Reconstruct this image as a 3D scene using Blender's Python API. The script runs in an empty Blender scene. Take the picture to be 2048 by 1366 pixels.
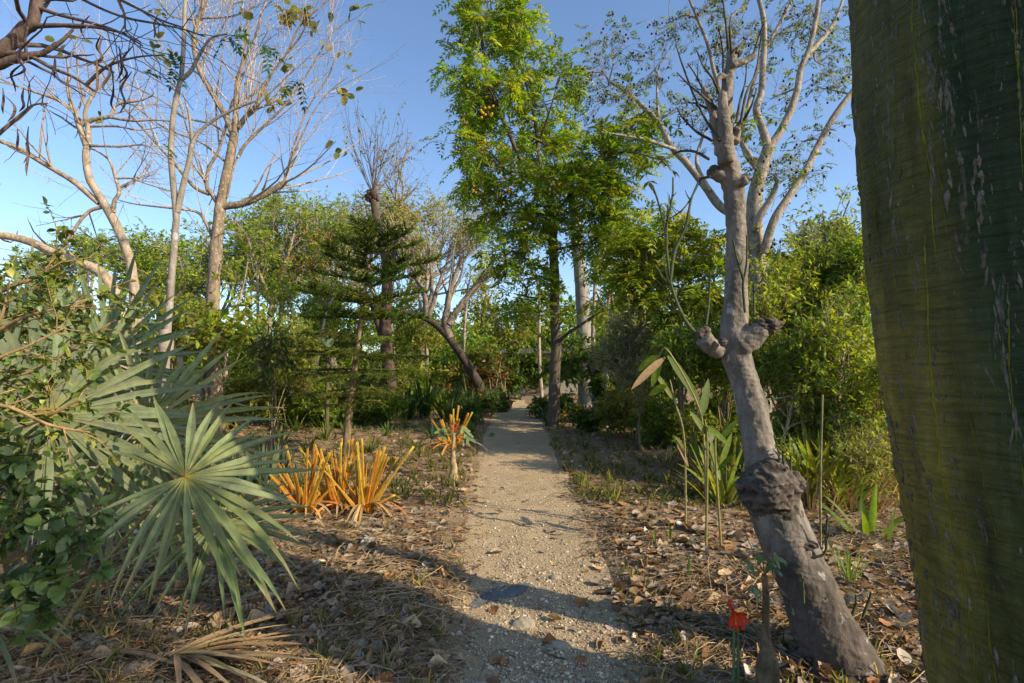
import bpy, math, random
import numpy as np
from mathutils import Vector
RS = np.random.default_rng(11)
random.seed(11)
C = bpy.context.scene.collection
A3 = lambda *a: np.array(a, dtype=float)

# ------------------------------------------------------------------ camera model (2048 x 1366 picture units)
CAM_H, F = 1.5, 1024.0
PITCH = math.atan((730 - 683) / F)
cp, sp = math.cos(PITCH), math.sin(PITCH)
SUN_AZ, SUN_EL = math.radians(117), math.radians(28)

def ray(px, py):
    cx, cz = (px - 1024) / F, -(py - 683) / F
    return A3(cx, cp - sp * cz, sp + cp * cz)
def P(px, py, d):
    r = ray(px, py)
    return A3(0, 0, CAM_H) + r * (d / r[1])
def PL(*q):
    return np.array([P(*k) for k in q])
def CR(s, ox, oy):
    return lambda x, y, d: P(ox + x / s, oy + y / s, d)
c1, c2, c3 = CR(2.731, 0, 0), CR(2.731, 600, 0), CR(2.277, 1200, 0)
c4, c5, c6 = CR(2.926, 0, 450), CR(2.926, 600, 450), CR(2.415, 1200, 450)

def vn(x, y, s, seed=0):
    """value noise on a lattice, about -1..1"""
    x = np.asarray(x, float) * s + 1000.3 + seed * 17.7
    y = np.asarray(y, float) * s + 1000.7 + seed * 31.1
    xi, yi = np.floor(x), np.floor(y)
    fx, fy = x - xi, y - yi
    fx, fy = fx * fx * (3 - 2 * fx), fy * fy * (3 - 2 * fy)
    def h(a, b):
        n = np.sin(a * 127.1 + b * 311.7 + seed * 74.7) * 43758.5453
        return (n - np.floor(n)) * 2 - 1
    return (h(xi, yi) * (1 - fx) + h(xi + 1, yi) * fx) * (1 - fy) + (h(xi, yi + 1) * (1 - fx) + h(xi + 1, yi + 1) * fx) * fy

def path_c(y):
    return 0.12 + 0.05 * np.sin(np.asarray(y) * 0.5) - 0.02 * np.clip(np.asarray(y) - 12, 0, 20)
def path_w(y):
    return 0.56 + 0.012 * np.clip(np.asarray(y, float), 0, 12)
def on_path(x, y):
    return (np.abs(np.asarray(x) - path_c(y)) / path_w(y))
def gz(x, y):
    x, y = np.asarray(x, float), np.asarray(y, float)
    u = on_path(x, y)
    inpath = np.clip((1.25 - u) / 0.5, 0, 1)
    z = 0.05 * vn(x, y, 0.35, 1) + 0.022 * vn(x, y, 1.3, 2) * (1 - 0.5 * inpath)
    z = z + 0.011 * vn(x, y, 5, 3) * (1 - 0.45 * inpath) + 0.006 * vn(x, y, 14, 4)
    z = z - 0.03 * inpath + 0.0
    return z
def G(px, py):
    r = ray(px, py)
    t = -CAM_H / r[2]
    p = A3(0, 0, CAM_H) + r * t
    p[2] = float(gz(p[0], p[1]))
    return p
def onground(p):
    return A3(p[0], p[1], float(gz(p[0], p[1])))

# ------------------------------------------------------------------ mesh builder
class MB:
    def __init__(s):
        s.V, s.Fq, s.Ft, s.T, s.n = [], [], [], [], 0
    def add(s, V, Fc, col=(.5, .5, .5)):
        V = np.asarray(V, float).reshape(-1, 3)
        Fc = np.asarray(Fc, int)
        col = np.asarray(col, float)
        if col.ndim == 1:
            col = np.tile(col, (len(V), 1))
        s.V.append(V); s.T.append(col)
        (s.Fq if Fc.shape[1] == 4 else s.Ft).append(Fc + s.n)
        s.n += len(V)
    def build(s, name, mat, parent=None, loc=None, smooth=True):
        V = np.concatenate(s.V); T = np.concatenate(s.T)
        if parent is not None:
            V = V - np.array(root_loc(parent))
        elif loc is not None:
            V = V - np.array(loc)
        me = bpy.data.meshes.new(name)
        q = np.concatenate(s.Fq) if s.Fq else np.zeros((0, 4), int)
        t = np.concatenate(s.Ft) if s.Ft else np.zeros((0, 3), int)
        me.vertices.add(len(V)); me.vertices.foreach_set('co', V.astype(np.float32).ravel())
        li = np.concatenate([q.ravel(), t.ravel()]).astype(np.int32)
        ls = np.concatenate([np.arange(len(q)) * 4, len(q) * 4 + np.arange(len(t)) * 3]).astype(np.int32)
        me.loops.add(len(li)); me.loops.foreach_set('vertex_index', li)
        me.polygons.add(len(ls)); me.polygons.foreach_set('loop_start', ls)
        me.polygons.foreach_set('use_smooth', np.full(len(ls), smooth, dtype=bool))
        me.update(calc_edges=True)
        a = me.attributes.new('tint', 'FLOAT_COLOR', 'POINT')
        rgba = np.ones((len(V), 4), np.float32); rgba[:, :3] = np.clip(T, 0, 1)
        a.data.foreach_set('color', rgba.ravel())
        me.materials.append(mat)
        me.validate()
        o = bpy.data.objects.new(name, me); C.objects.link(o)
        if parent is not None:
            o.parent = parent
        elif loc is not None:
            o.location = loc
        return o

def root_loc(o):
    while o.parent is not None:
        o = o.parent
    return tuple(o.location)
def thing(name, label, cat, loc, group=None):
    o = bpy.data.objects.new(name, None); C.objects.link(o)
    o.location = tuple(float(k) for k in loc); o.empty_display_size = 0.1
    o['label'] = label; o['category'] = cat
    if group: o['group'] = group
    return o
def tag(o, label=None, cat=None, group=None, kind=None):
    if label: o['label'] = label
    if cat: o['category'] = cat
    if group: o['group'] = group
    if kind: o['kind'] = kind
    return o
def dup(root, loc, rz=0., sc=1., label=None):
    r = root.copy(); C.objects.link(r)
    r.location = tuple(float(k) for k in loc); r.rotation_euler = (0, 0, rz)
    r.scale = (sc, sc, sc)
    if label: r['label'] = label
    for ch in list(root.children):
        c = ch.copy(); C.objects.link(c); c.parent = r
        for g in list(ch.children):
            d = g.copy(); C.objects.link(d); d.parent = c
    return r

def nrm(v):
    v = np.asarray(v, float)
    return v / np.maximum(np.linalg.norm(v, axis=-1, keepdims=True), 1e-9)
def resample(p, n, smooth=True):
    p = np.asarray(p, float)
    if len(p) == 2 or not smooth:
        t = np.linspace(0, len(p) - 1, n)
        return np.stack([np.interp(t, np.arange(len(p)), p[:, k]) for k in range(p.shape[1])], 1)
    q = np.vstack([2 * p[0] - p[1], p, 2 * p[-1] - p[-2]])
    t = np.linspace(0, len(p) - 1 - 1e-9, n); i = t.astype(int); f = (t - i)[:, None]
    a, b, c, d = q[i], q[i + 1], q[i + 2], q[i + 3]
    return 0.5 * (2 * b + (c - a) * f + (2 * a - 5 * b + 4 * c - d) * f * f + (3 * b - a - 3 * c + d) * f ** 3)

def n3(p, s, seed=0):
    return (vn(p[..., 0] + 0.37 * p[..., 2], p[..., 1] - 0.71 * p[..., 2], s, seed)
            + vn(p[..., 2] + 0.2 * p[..., 1], p[..., 0] + 0.5 * p[..., 1], s, seed + 5)) * 0.6

def tube(mb, pts, rad, sides=8, col=(.3, .25, .2), n=None, lump=0., freq=6., cap=True, seed=0, flat=1., colvar=0.):
    pts = np.asarray(pts, float); rad = np.atleast_1d(np.asarray(rad, float))
    if len(rad) == 1: rad = np.repeat(rad, len(pts))
    if len(rad) == 2 and len(pts) > 2: rad = np.linspace(rad[0], rad[1], len(pts))
    n = n or max(len(pts) * 3, 5)
    pr = resample(np.hstack([pts, rad[:, None]]), n)
    p, r = pr[:, :3], np.maximum(pr[:, 3], 1e-4)
    t = nrm(np.gradient(p, axis=0))
    u = np.zeros_like(t)
    a = A3(1, 0, 0) if abs(t[0][0]) < .8 else A3(0, 1, 0)
    u0 = nrm(np.cross(t[0], a))
    for i in range(n):
        u0 = nrm(u0 - t[i] * np.dot(u0, t[i])); u[i] = u0
    v = np.cross(t, u)
    th = np.arange(sides) / sides * 2 * math.pi
    ring = p[:, None] + r[:, None, None] * (np.cos(th)[None, :, None] * u[:, None] + flat * np.sin(th)[None, :, None] * v[:, None])
    if lump:
        nn = n3(ring, freq, seed) + 0.5 * n3(ring, freq * 2.3, seed + 3)
        ring = p[:, None] + (ring - p[:, None]) * (1 + lump * nn)[..., None]
    V = ring.reshape(-1, 3)
    i, j = np.meshgrid(np.arange(n - 1), np.arange(sides), indexing='ij')
    j2 = (j + 1) % sides
    Fq = np.stack([i * sides + j, i * sides + j2, (i + 1) * sides + j2, (i + 1) * sides + j], -1).reshape(-1, 4)
    cc = np.tile(np.asarray(col, float), (len(V), 1))
    if colvar:
        cc = cc * (1 + colvar * n3(V, freq * 1.5, seed + 9))[:, None]
    mb.add(V, Fq, cc)
    if cap:
        for k, fl in ((0, 1), (n - 1, -1)):
            cV = np.vstack([ring[k], p[k] + t[k] * (r[k] * .35) * (-fl)])
            jj = np.arange(sides); f = np.stack([jj, (jj + 1) % sides, np.full(sides, sides)], 1)
            mb.add(cV, f if fl < 0 else f[:, ::-1], col)

class Br:
    def __init__(s, P_, R0, R1):
        s.P = np.asarray(P_, float); s.R0 = np.asarray(R0, float); s.R1 = np.asarray(R1, float)
        s.L = np.linalg.norm(np.diff(s.P, axis=1), axis=2).sum(1)
    def at(s, idx, t):
        n = s.P.shape[1]; x = np.clip(t, 0, .9999) * (n - 1); i = x.astype(int); f = (x - i)[:, None]
        a, b = s.P[idx, i], s.P[idx, i + 1]
        return a * (1 - f) + b * f, nrm(b - a)
def join(*brs):
    n = max(b.P.shape[1] for b in brs)
    PP = [b.P if b.P.shape[1] == n else np.stack([resample(q, n, False) for q in b.P]) for b in brs]
    return Br(np.concatenate(PP), np.concatenate([b.R0 for b in brs]), np.concatenate([b.R1 for b in brs]))
def spawn(br, k, tr=(.3, 1.), ratio=(.4, .6), ang=(35, 60), n=5, wander=.15, trop=(0, 0, .1), rr=.6, rng=RS, lens=None, rmin=.002):
    B = len(br.P); idx = np.repeat(np.arange(B), k); N = len(idx)
    t = rng.uniform(tr[0], tr[1], N)
    p, tg = br.at(idx, t)
    a = np.radians(rng.uniform(ang[0], ang[1], N))[:, None]
    perp = nrm(np.cross(tg, rng.normal(size=(N, 3))))
    d = tg * np.cos(a) + perp * np.sin(a)
    L = (br.L[idx] * rng.uniform(ratio[0], ratio[1], N) * (1.15 - .5 * t)) if lens is None else rng.uniform(lens[0], lens[1], N)
    out = [p]; tv = np.asarray(trop, float)
    for s in range(n - 1):
        d = nrm(d + wander * rng.normal(size=(N, 3)) + tv)
        p = p + d * (L / (n - 1))[:, None]; out.append(p)
    r0 = np.maximum(rr * (br.R0[idx] + (br.R1[idx] - br.R0[idx]) * t), rmin)
    return Br(np.stack(out, 1), r0, np.maximum(r0 * .35, rmin * .6))
def btubes(mb, br, sides=4, col=(.3, .25, .2), cv=.15, rng=RS):
    Pp = br.P; B, n, _ = Pp.shape
    if B == 0: return
    t = nrm(np.gradient(Pp, axis=1))
    md = nrm(Pp[:, -1] - Pp[:, 0] + 1e-9)
    ref = np.where(np.abs(md[:, 2:3]) < .7, A3(0, 0, 1), A3(1, 0, 0))
    u = nrm(np.cross(t, ref[:, None])); v = np.cross(t, u)
    th = np.arange(sides) / sides * 2 * math.pi
    r = br.R0[:, None] + (br.R1 - br.R0)[:, None] * np.linspace(0, 1, n)
    ring = Pp[:, :, None] + r[:, :, None, None] * (np.cos(th)[:, None] * u[:, :, None] + np.sin(th)[:, None] * v[:, :, None])
    b, i, j = np.meshgrid(np.arange(B), np.arange(n - 1), np.arange(sides), indexing='ij')
    o = b * n * sides; j2 = (j + 1) % sides
    Fq = np.stack([o + i * sides + j, o + i * sides + j2, o + (i + 1) * sides + j2, o + (i + 1) * sides + j], -1).reshape(-1, 4)
    cc = np.asarray(col, float)[None] * (1 + cv * rng.normal(size=(B, 1)))
    mb.add(ring.reshape(-1, 3), Fq, np.repeat(cc, n * sides, 0))
def limbs(mb, specs, sides=9, col=(.3, .25, .2), lump=.06, freq=5., n=8, k=None):
    """specs: (points, r0, r1[, mid radii]) -> detailed tubes; returns them as branches"""
    PP, a, b = [], [], []
    for q, s in enumerate(specs):
        pts = np.asarray(s[0], float)
        tube(mb, pts, s[1:], sides, col, n=max(len(pts) * 4, 8) if k is None else k, lump=lump, freq=freq, seed=q, colvar=.15)
        PP.append(resample(pts, n)); a.append(s[1]); b.append(s[-1])
    return Br(np.stack(PP), np.array(a), np.array(b))

# ------------------------------------------------------------------ leaves
def tmpl(kind):
    if kind == 'dia':
        return A3([0, 0, 0], [-.5, .42, .07], [0, 1, -.06], [.5, .42, .07]), np.array([[0, 1, 2], [0, 2, 3]])[:, ::-1]
    if kind == 'oval':
        st = [(0, .03), (.22, .36), (.5, .5), (.78, .34), (1, .02)]
    elif kind == 'round':
        st = [(0, .05), (.2, .45), (.5, .52), (.82, .4), (1, .06)]
    else:  # lance
        st = [(0, .12), (.25, .45), (.55, .5), (.8, .3), (1, .01)]
    V, Fc = [], []
    for y, w in st:
        z = -.22 * y * y
        V += [[-w, y, z + .16 * w], [0, y, z], [w, y, z + .16 * w]]
    for i in range(len(st) - 1):
        for j in (0, 1):
            a = i * 3 + j
            Fc.append([a, a + 1, a + 4, a + 3])
    return A3(*V), np.array(Fc)
TM = {k: tmpl(k) for k in ('dia', 'oval', 'round', 'lance')}
def put(mb, tm, pos, dirv, nor, size, wid, col):
    V, Fc = tm; N = len(pos)
    if N == 0: return
    y = nrm(dirv); x = nrm(np.cross(y, nor)); z = np.cross(x, y)
    size = np.broadcast_to(np.asarray(size, float), (N,)); wid = np.broadcast_to(np.asarray(wid, float), (N,))
    W = pos[:, None] + size[:, None, None] * (V[None, :, 0:1] * wid[:, None, None] * x[:, None] + V[None, :, 1:2] * y[:, None] + V[None, :, 2:3] * z[:, None])
    Fa = (Fc[None] + (np.arange(N) * len(V))[:, None, None]).reshape(-1, Fc.shape[1])
    mb.add(W.reshape(-1, 3), Fa, np.repeat(np.broadcast_to(col, (N, 3)), len(V), 0))
def tints(pal, n, var=.18, rng=RS, w=None, hue=.05):
    pal = np.asarray(pal, float)
    i = rng.choice(len(pal), n, p=w)
    return np.clip(pal[i] * (1 + var * rng.normal(size=(n, 1))) * (1 + hue * rng.normal(size=(n, 3))), .004, .9)
def on_br(br, m, tr=(.2, 1.), rng=RS):
    idx = np.repeat(np.arange(len(br.P)), m)
    return br.at(idx, rng.uniform(tr[0], tr[1], len(idx)))
def leafy(mb, br, m, size, wid, pal, kind='dia', tr=(.2, 1.), along=.5, droop=.15, up=1., rng=RS, var=.18, w=None):
    p, t = on_br(br, m, tr, rng); N = len(p)
    d = nrm(along * t + rng.normal(size=(N, 3)) * .6 + A3(0, 0, -droop))
    nor = A3(0, 0, up) + rng.normal(size=(N, 3)) * .55
    put(mb, TM[kind], p, d, nor, rng.uniform(size[0], size[1], N), wid, tints(pal, N, var, rng, w))
def pinnate(mb, pos, dirv, length, pairs, lsize, wid, pal, droop=.35, rng=RS, kind='dia', stalk=None, var=.15, w=None, ang=.9):
    N = len(pos)
    if N == 0: return
    d = nrm(dirv); up = A3(0, 0, 1) + rng.normal(size=(N, 3)) * .35
    x = nrm(np.cross(d, up)); z = np.cross(x, d)
    length = np.broadcast_to(np.asarray(length, float), (N,))
    ts = np.linspace(.18, 1, pairs)
    cb = tints(pal, N, var, rng, w)
    for q, t in enumerate(ts):
        c = pos + d * (length * t)[:, None] + A3(0, 0, -1) * (length * droop * t * t)[:, None]
        dd = nrm(d + A3(0, 0, -1) * (2 * droop * t))
        ls = lsize * (1 - .35 * abs(t - .5)) * rng.uniform(.85, 1.15, N)
        for s in (-1, 1):
            ld = nrm(s * x * ang + dd * .55 + z * .05 + rng.normal(size=(N, 3)) * .14 + A3(0, 0, -.12))
            put(mb, TM[kind], c, ld, z + .25 * rng.normal(size=(N, 3)), ls, wid, cb * (1 + .08 * rng.normal(size=(N, 1))))
    put(mb, TM[kind], pos + d * length[:, None] + A3(0, 0, -1) * (length * droop)[:, None], nrm(d + A3(0, 0, -2 * droop)), z, lsize, wid, cb)
    if stalk is not None:
        PP = np.stack([pos + d * (length * t)[:, None] + A3(0, 0, -1) * (length * droop * t * t)[:, None] for t in (0, .33, .66, 1)], 1)
        btubes(mb, Br(PP, np.full(N, stalk), np.full(N, stalk * .5)), 3, np.mean(np.asarray(pal), 0) * .9)
def strap(mb, p0, d0, L, w, col, droop=.5, n=9, fold=.25, wprof=None, up=None, twist=0., col2=None):
    """one long arching blade: a folded strip"""
    p = np.array(p0, float); d = nrm(np.asarray(d0, float)); V = []; cs = []
    side = nrm(np.cross(d, A3(0, 0, 1) if up is None else up) + 1e-6)
    for i in range(n):
        t = i / (n - 1)
        ww = w * (wprof(t) if wprof else (min(1, .55 + t * 2) * (1 - t ** 3) + .01))
        s2 = nrm(side + twist * t * np.cross(d, side)); nn = np.cross(s2, d)
        V += [p - s2 * ww + nn * ww * fold, p, p + s2 * ww + nn * ww * fold]
        c = np.asarray(col, float) * (1 - t) + np.asarray(col if col2 is None else col2, float) * t
        cs += [c, c, c]
        p = p + d * L / (n - 1); d = nrm(d + A3(0, 0, -droop / (n - 1)))
    Fc = []
    for i in range(n - 1):
        for j in (0, 1):
            a = i * 3 + j; Fc.append([a, a + 1, a + 4, a + 3])
    mb.add(V, Fc, np.array(cs))
def blob(mb, c, r, col, seed=0, lump=.3, freq=5, nu=14, nv=10, sq=(1, 1, 1)):
    th = np.linspace(0, 2 * math.pi, nu, endpoint=False); ph = np.linspace(0.02, math.pi - .02, nv)
    tt, pp = np.meshgrid(th, ph)
    D = np.stack([np.sin(pp) * np.cos(tt), np.sin(pp) * np.sin(tt), np.cos(pp)], -1)
    s = np.asarray(sq, float)
    q = D * r * s + np.asarray(c)
    k = 1 + lump * (n3(q, freq, seed) + .5 * n3(q, freq * 2.2, seed + 2))
    V = (np.asarray(c) + D * r * s * k[..., None]).reshape(-1, 3)
    i, j = np.meshgrid(np.arange(nv - 1), np.arange(nu), indexing='ij'); j2 = (j + 1) % nu
    mb.add(V, np.stack([i * nu + j, (i + 1) * nu + j, (i + 1) * nu + j2, i * nu + j2], -1).reshape(-1, 4), col)

# ------------------------------------------------------------------ materials
def nt(name):
    m = bpy.data.materials.new(name); m.use_nodes = True
    t = m.node_tree; t.nodes.clear()
    return m, t, t.nodes.new, t.links.new
def noise_node(N, Lk, vec, scale, detail=4, rough=.6, dist=0.):
    n = N('ShaderNodeTexNoise'); n.inputs['Scale'].default_value = scale
    n.inputs['Detail'].default_value = detail; n.inputs['Roughness'].default_value = rough
    n.inputs['Distortion'].default_value = dist
    Lk(vec, n.inputs['Vector']); return n.outputs['Fac']
def ramp(N, Lk, fac, stops):
    r = N('ShaderNodeValToRGB'); e = r.color_ramp.elements
    while len(e) < len(stops): e.new(.5)
    for k, (p, c) in zip(e, stops):
        k.position = p; k.color = (c, c, c, 1) if not hasattr(c, '__len__') else (*c, 1)
    Lk(fac, r.inputs['Fac']); return r.outputs['Color']
def mixc(N, Lk, a, b, fac, mode='MIX'):
    m = N('ShaderNodeMix'); m.data_type = 'RGBA'; m.blend_type = mode
    for sock, val in ((m.inputs['Factor'], fac), (m.inputs[6], a), (m.inputs[7], b)):
        if hasattr(val, 'links') or isinstance(val, bpy.types.NodeSocket): Lk(val, sock)
        else: sock.default_value = val if not hasattr(val, '__len__') else (*val, 1) if len(val) == 3 else val
    return m.outputs[2]
def leaf_mat(name, trans=.35, rough=.45, spec=.4, nscale=30.):
    m, t, N, Lk = nt(name)
    at = N('ShaderNodeAttribute'); at.attribute_name = 'tint'
    geo = N('ShaderNodeNewGeometry')
    f = noise_node(N, Lk, geo.outputs['Position'], nscale, 3)
    col = mixc(N, Lk, at.outputs['Color'], ramp(N, Lk, f, [(.25, .72), (.75, 1.25)]), 1., 'MULTIPLY')
    b = N('ShaderNodeBsdfPrincipled'); b.inputs['Roughness'].default_value = rough
    b.inputs['Specular IOR Level'].default_value = spec
    Lk(col, b.inputs['Base Color'])
    o = N('ShaderNodeOutputMaterial')
    if trans:
        tr = N('ShaderNodeBsdfTranslucent')
        Lk(mixc(N, Lk, col, (1.55, 1.5, .5), 1., 'MULTIPLY'), tr.inputs['Color'])
        mx = N('ShaderNodeMixShader'); mx.inputs[0].default_value = trans
        Lk(b.outputs[0], mx.inputs[1]); Lk(tr.outputs[0], mx.inputs[2]); Lk(mx.outputs[0], o.inputs['Surface'])
    else:
        Lk(b.outputs[0], o.inputs['Surface'])
    return m
def bark_mat(name, scale=9., bump=.5, lo=.38, hi=1.5, patch=None, patch_scale=5., patch_lim=.62, stretch=(1, 1, .35), rough=.85, rings=0.):
    m, t, N, Lk = nt(name)
    at = N('ShaderNodeAttribute'); at.attribute_name = 'tint'
    geo = N('ShaderNodeNewGeometry')
    mp = N('ShaderNodeMapping'); mp.inputs['Scale'].default_value = stretch
    Lk(geo.outputs['Position'], mp.inputs['Vector'])
    f = noise_node(N, Lk, mp.outputs[0], scale, 8, .68, .4)
    col = mixc(N, Lk, at.outputs['Color'], ramp(N, Lk, f, [(.28, lo), (.72, hi)]), 1., 'MULTIPLY')
    f2 = noise_node(N, Lk, geo.outputs['Position'], scale * .3, 4)
    col = mixc(N, Lk, col, ramp(N, Lk, f2, [(.3, (.75, .78, .72)), (.7, (1.15, 1.12, 1.1))]), 1., 'MULTIPLY')
    h = f
    if patch:
        pf = noise_node(N, Lk, geo.outputs['Position'], patch_scale, 6, .6, .3)
        col = mixc(N, Lk, col, patch, ramp(N, Lk, pf, [(patch_lim, 0.), (patch_lim + .07, .85)]))
    b = N('ShaderNodeBsdfPrincipled'); b.inputs['Roughness'].default_value = rough
    b.inputs['Specular IOR Level'].default_value = .2
    Lk(col, b.inputs['Base Color'])
    if rings:
        w = N('ShaderNodeTexWave'); w.wave_type = 'BANDS'; w.bands_direction = 'Z'
        w.inputs['Scale'].default_value = rings; w.inputs['Distortion'].default_value = 14; w.inputs['Detail'].default_value = 4
        Lk(geo.outputs['Position'], w.inputs['Vector'])
        ma = N('ShaderNodeMath'); ma.operation = 'MULTIPLY_ADD'; ma.inputs[1].default_value = .1
        Lk(w.outputs['Fac'], ma.inputs[0]); Lk(f, ma.inputs[2]); h = ma.outputs[0]
    bp = N('ShaderNodeBump'); bp.inputs['Strength'].default_value = bump; bp.inputs['Distance'].default_value = .02
    Lk(h, bp.inputs['Height']); Lk(bp.outputs[0], b.inputs['Normal'])
    o = N('ShaderNodeOutputMaterial'); Lk(b.outputs[0], o.inputs['Surface'])
    return m
def const_bark(name, col, **k):
    """bark of one base colour, for a surface that is fused from several pieces"""
    m = bark_mat(name, **k); t = m.node_tree
    a = next(n for n in t.nodes if n.type == 'ATTRIBUTE'); r = t.nodes.new('ShaderNodeRGB'); r.outputs[0].default_value = (*col, 1)
    g = t.nodes.new('ShaderNodeNewGeometry'); sx = t.nodes.new('ShaderNodeSeparateXYZ'); t.links.new(g.outputs['Position'], sx.inputs[0])
    nz = t.nodes.new('ShaderNodeTexNoise'); nz.inputs['Scale'].default_value = 6; nz.inputs['Detail'].default_value = 5; t.links.new(g.outputs['Position'], nz.inputs['Vector'])
    ad = t.nodes.new('ShaderNodeMath'); ad.operation = 'MULTIPLY_ADD'; ad.inputs[1].default_value = .7; t.links.new(nz.outputs['Fac'], ad.inputs[0]); t.links.new(sx.outputs['Z'], ad.inputs[2])
    height_mix = ramp(t.nodes.new, t.links.new, ad.outputs[0], [(.75, 0.), (1., 1.)])   # darker bark towards the ground, below the collar
    cc = mixc(t.nodes.new, t.links.new, tuple(k * f for k, f in zip(col, (.5, .46, .45))), r.outputs[0], height_mix)
    for l in list(a.outputs['Color'].links): t.links.new(cc, l.to_socket)
    return m
def soil_mat(name, a, b_, c_, bump=.6, s1=3., s2=40.):
    m, t, N, Lk = nt(name)
    geo = N('ShaderNodeNewGeometry'); v = geo.outputs['Position']
    f1 = noise_node(N, Lk, v, s1, 6); f2 = noise_node(N, Lk, v, s2, 8, .75); f3 = noise_node(N, Lk, v, s2 * 4, 3)
    col = mixc(N, Lk, a, b_, ramp(N, Lk, f1, [(.35, 0.), (.65, 1.)]))
    col = mixc(N, Lk, col, c_, ramp(N, Lk, f2, [(.5, 0.), (.7, .8)]))
    col = mixc(N, Lk, col, ramp(N, Lk, f3, [(.3, .6), (.7, 1.35)]), 1., 'MULTIPLY')
    bs = N('ShaderNodeBsdfPrincipled'); bs.inputs['Roughness'].default_value = .95; bs.inputs['Specular IOR Level'].default_value = .1
    Lk(col, bs.inputs['Base Color'])
    ma = N('ShaderNodeMath'); ma.operation = 'ADD'; Lk(f2, ma.inputs[0]); Lk(f3, ma.inputs[1])
    bp = N('ShaderNodeBump'); bp.inputs['Strength'].default_value = bump; bp.inputs['Distance'].default_value = .02
    Lk(ma.outputs[0], bp.inputs['Height']); Lk(bp.outputs[0], bs.inputs['Normal'])
    o = N('ShaderNodeOutputMaterial'); Lk(bs.outputs[0], o.inputs['Surface'])
    return m
def kapok_mat():
    m, t, N, Lk = nt('kapok_bark')
    geo = N('ShaderNodeNewGeometry'); v = geo.outputs['Position']
    at = N('ShaderNodeAttribute'); at.attribute_name = 'tint'
    mp = N('ShaderNodeMapping'); mp.inputs['Scale'].default_value = (2.2, 2.2, .42); Lk(v, mp.inputs['Vector'])
    mw = N('ShaderNodeMapping'); mw.inputs['Scale'].default_value = (.9, .9, 9.); mw.inputs['Rotation'].default_value = (.12, -.1, 0); Lk(v, mw.inputs['Vector'])
    f0 = noise_node(N, Lk, mp.outputs[0], 2.6, 7, .62)
    wr = noise_node(N, Lk, mw.outputs[0], 7., 5, .6, .6)
    sc = noise_node(N, Lk, mp.outputs[0], 13., 8, .7, .8)
    sp_ = noise_node(N, Lk, v, 75., 3, .6)
    col = mixc(N, Lk, at.outputs['Color'], ramp(N, Lk, f0, [(.3, (.5, .6, .5)), (.7, (1.5, 1.3, 1.3))]), 1., 'MULTIPLY')
    col = mixc(N, Lk, col, ramp(N, Lk, wr, [(.35, .6), (.55, 1.12)]), .75, 'MULTIPLY')
    col = mixc(N, Lk, col, (.15, .14, .118), ramp(N, Lk, sc, [(.6, 0.), (.65, .85)]))
    col = mixc(N, Lk, col, (.01, .012, .008), ramp(N, Lk, sc, [(.25, .8), (.34, 0.)]))
    col = mixc(N, Lk, col, (.3, .28, .25), ramp(N, Lk, sp_, [(.68, 0.), (.74, .55)]))
    bs = N('ShaderNodeBsdfPrincipled'); bs.inputs['Roughness'].default_value = .6; bs.inputs['Specular IOR Level'].default_value = .3
    Lk(col, bs.inputs['Base Color'])
    ma = N('ShaderNodeMath'); ma.operation = 'MULTIPLY_ADD'; ma.inputs[1].default_value = 1.2
    Lk(wr, ma.inputs[0]); Lk(sc, ma.inputs[2])
    bp = N('ShaderNodeBump'); bp.inputs['Strength'].default_value = .9; bp.inputs['Distance'].default_value = .03
    Lk(ma.outputs[0], bp.inputs['Height']); Lk(bp.outputs[0], bs.inputs['Normal'])
    o = N('ShaderNodeOutputMaterial'); Lk(bs.outputs[0], o.inputs['Surface'])
    return m
M = dict(greyt=const_bark('grey_trunk', (.21, .19, .17), scale=13., bump=.9, lo=.34, hi=1.45, patch=(.40, .40, .38), patch_scale=9., patch_lim=.61, rings=9.), 
    leaf=leaf_mat('leaf', .48, .5, .28), leafw=leaf_mat('waxy_leaf', .25, .42, .35), palm=leaf_mat('palm_blade', .18, .5, .3, 14.),
    dead=leaf_mat('dead_leaf', .12, .8, .15, 60.), petal=leaf_mat('petal', .4, .5, .3), stalk=leaf_mat('orange_stalk', .15, .5, .3, 25.),
    bark=bark_mat('rough_bark', 14., .8), barkg=bark_mat('grey_bark', 13., .6, .55, 1.35, patch=(.40, .40, .38), patch_scale=8., patch_lim=.6, rings=9.),
    barkp=bark_mat('pale_bark', 16., .8, patch=(.45, .42, .37), patch_scale=22., patch_lim=.58), barkd=bark_mat('dark_bark', 18., 1.),
    burl=bark_mat('burl_bark', 22., 1., .3, 1.5, stretch=(1, 1, .8)), twig=bark_mat('twig_bark', 25., .2), kapok=kapok_mat(),
    scab=bark_mat('scab_bark', 60., 1., .5, 1.5, stretch=(1, 1, 1)), dirt=leaf_mat('stone', 0, .95, .15, 90.))
# ------------------------------------------------------------------ camera, sky, sun
sc = bpy.context.scene
cam_d = bpy.data.cameras.new('camera'); cam = bpy.data.objects.new('camera', cam_d); C.objects.link(cam)
cam_d.sensor_width = 36; cam_d.lens = 18; cam_d.clip_end = 2000; cam_d.clip_start = .05
cam.location = (0, 0, CAM_H); cam.rotation_euler = (math.pi / 2 + PITCH, 0, 0)
sc.camera = cam
w = bpy.data.worlds.new('World'); sc.world = w; w.use_nodes = True
wt = w.node_tree; bg = wt.nodes['Background']; sky = wt.nodes.new('ShaderNodeTexSky')
sky.sky_type = 'NISHITA'; sky.sun_disc = False; sky.sun_elevation = SUN_EL; sky.sun_rotation = SUN_AZ
sky.air_density = 1.0; sky.dust_density = 1.0; sky.ozone_density = 3.6
wt.links.new(sky.outputs[0], bg.inputs[0]); bg.inputs[1].default_value = .15
sl = bpy.data.lights.new('sun', 'SUN'); sl.energy = 4.6; sl.angle = math.radians(.5); sl.color = (1, .82, .58)
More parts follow.
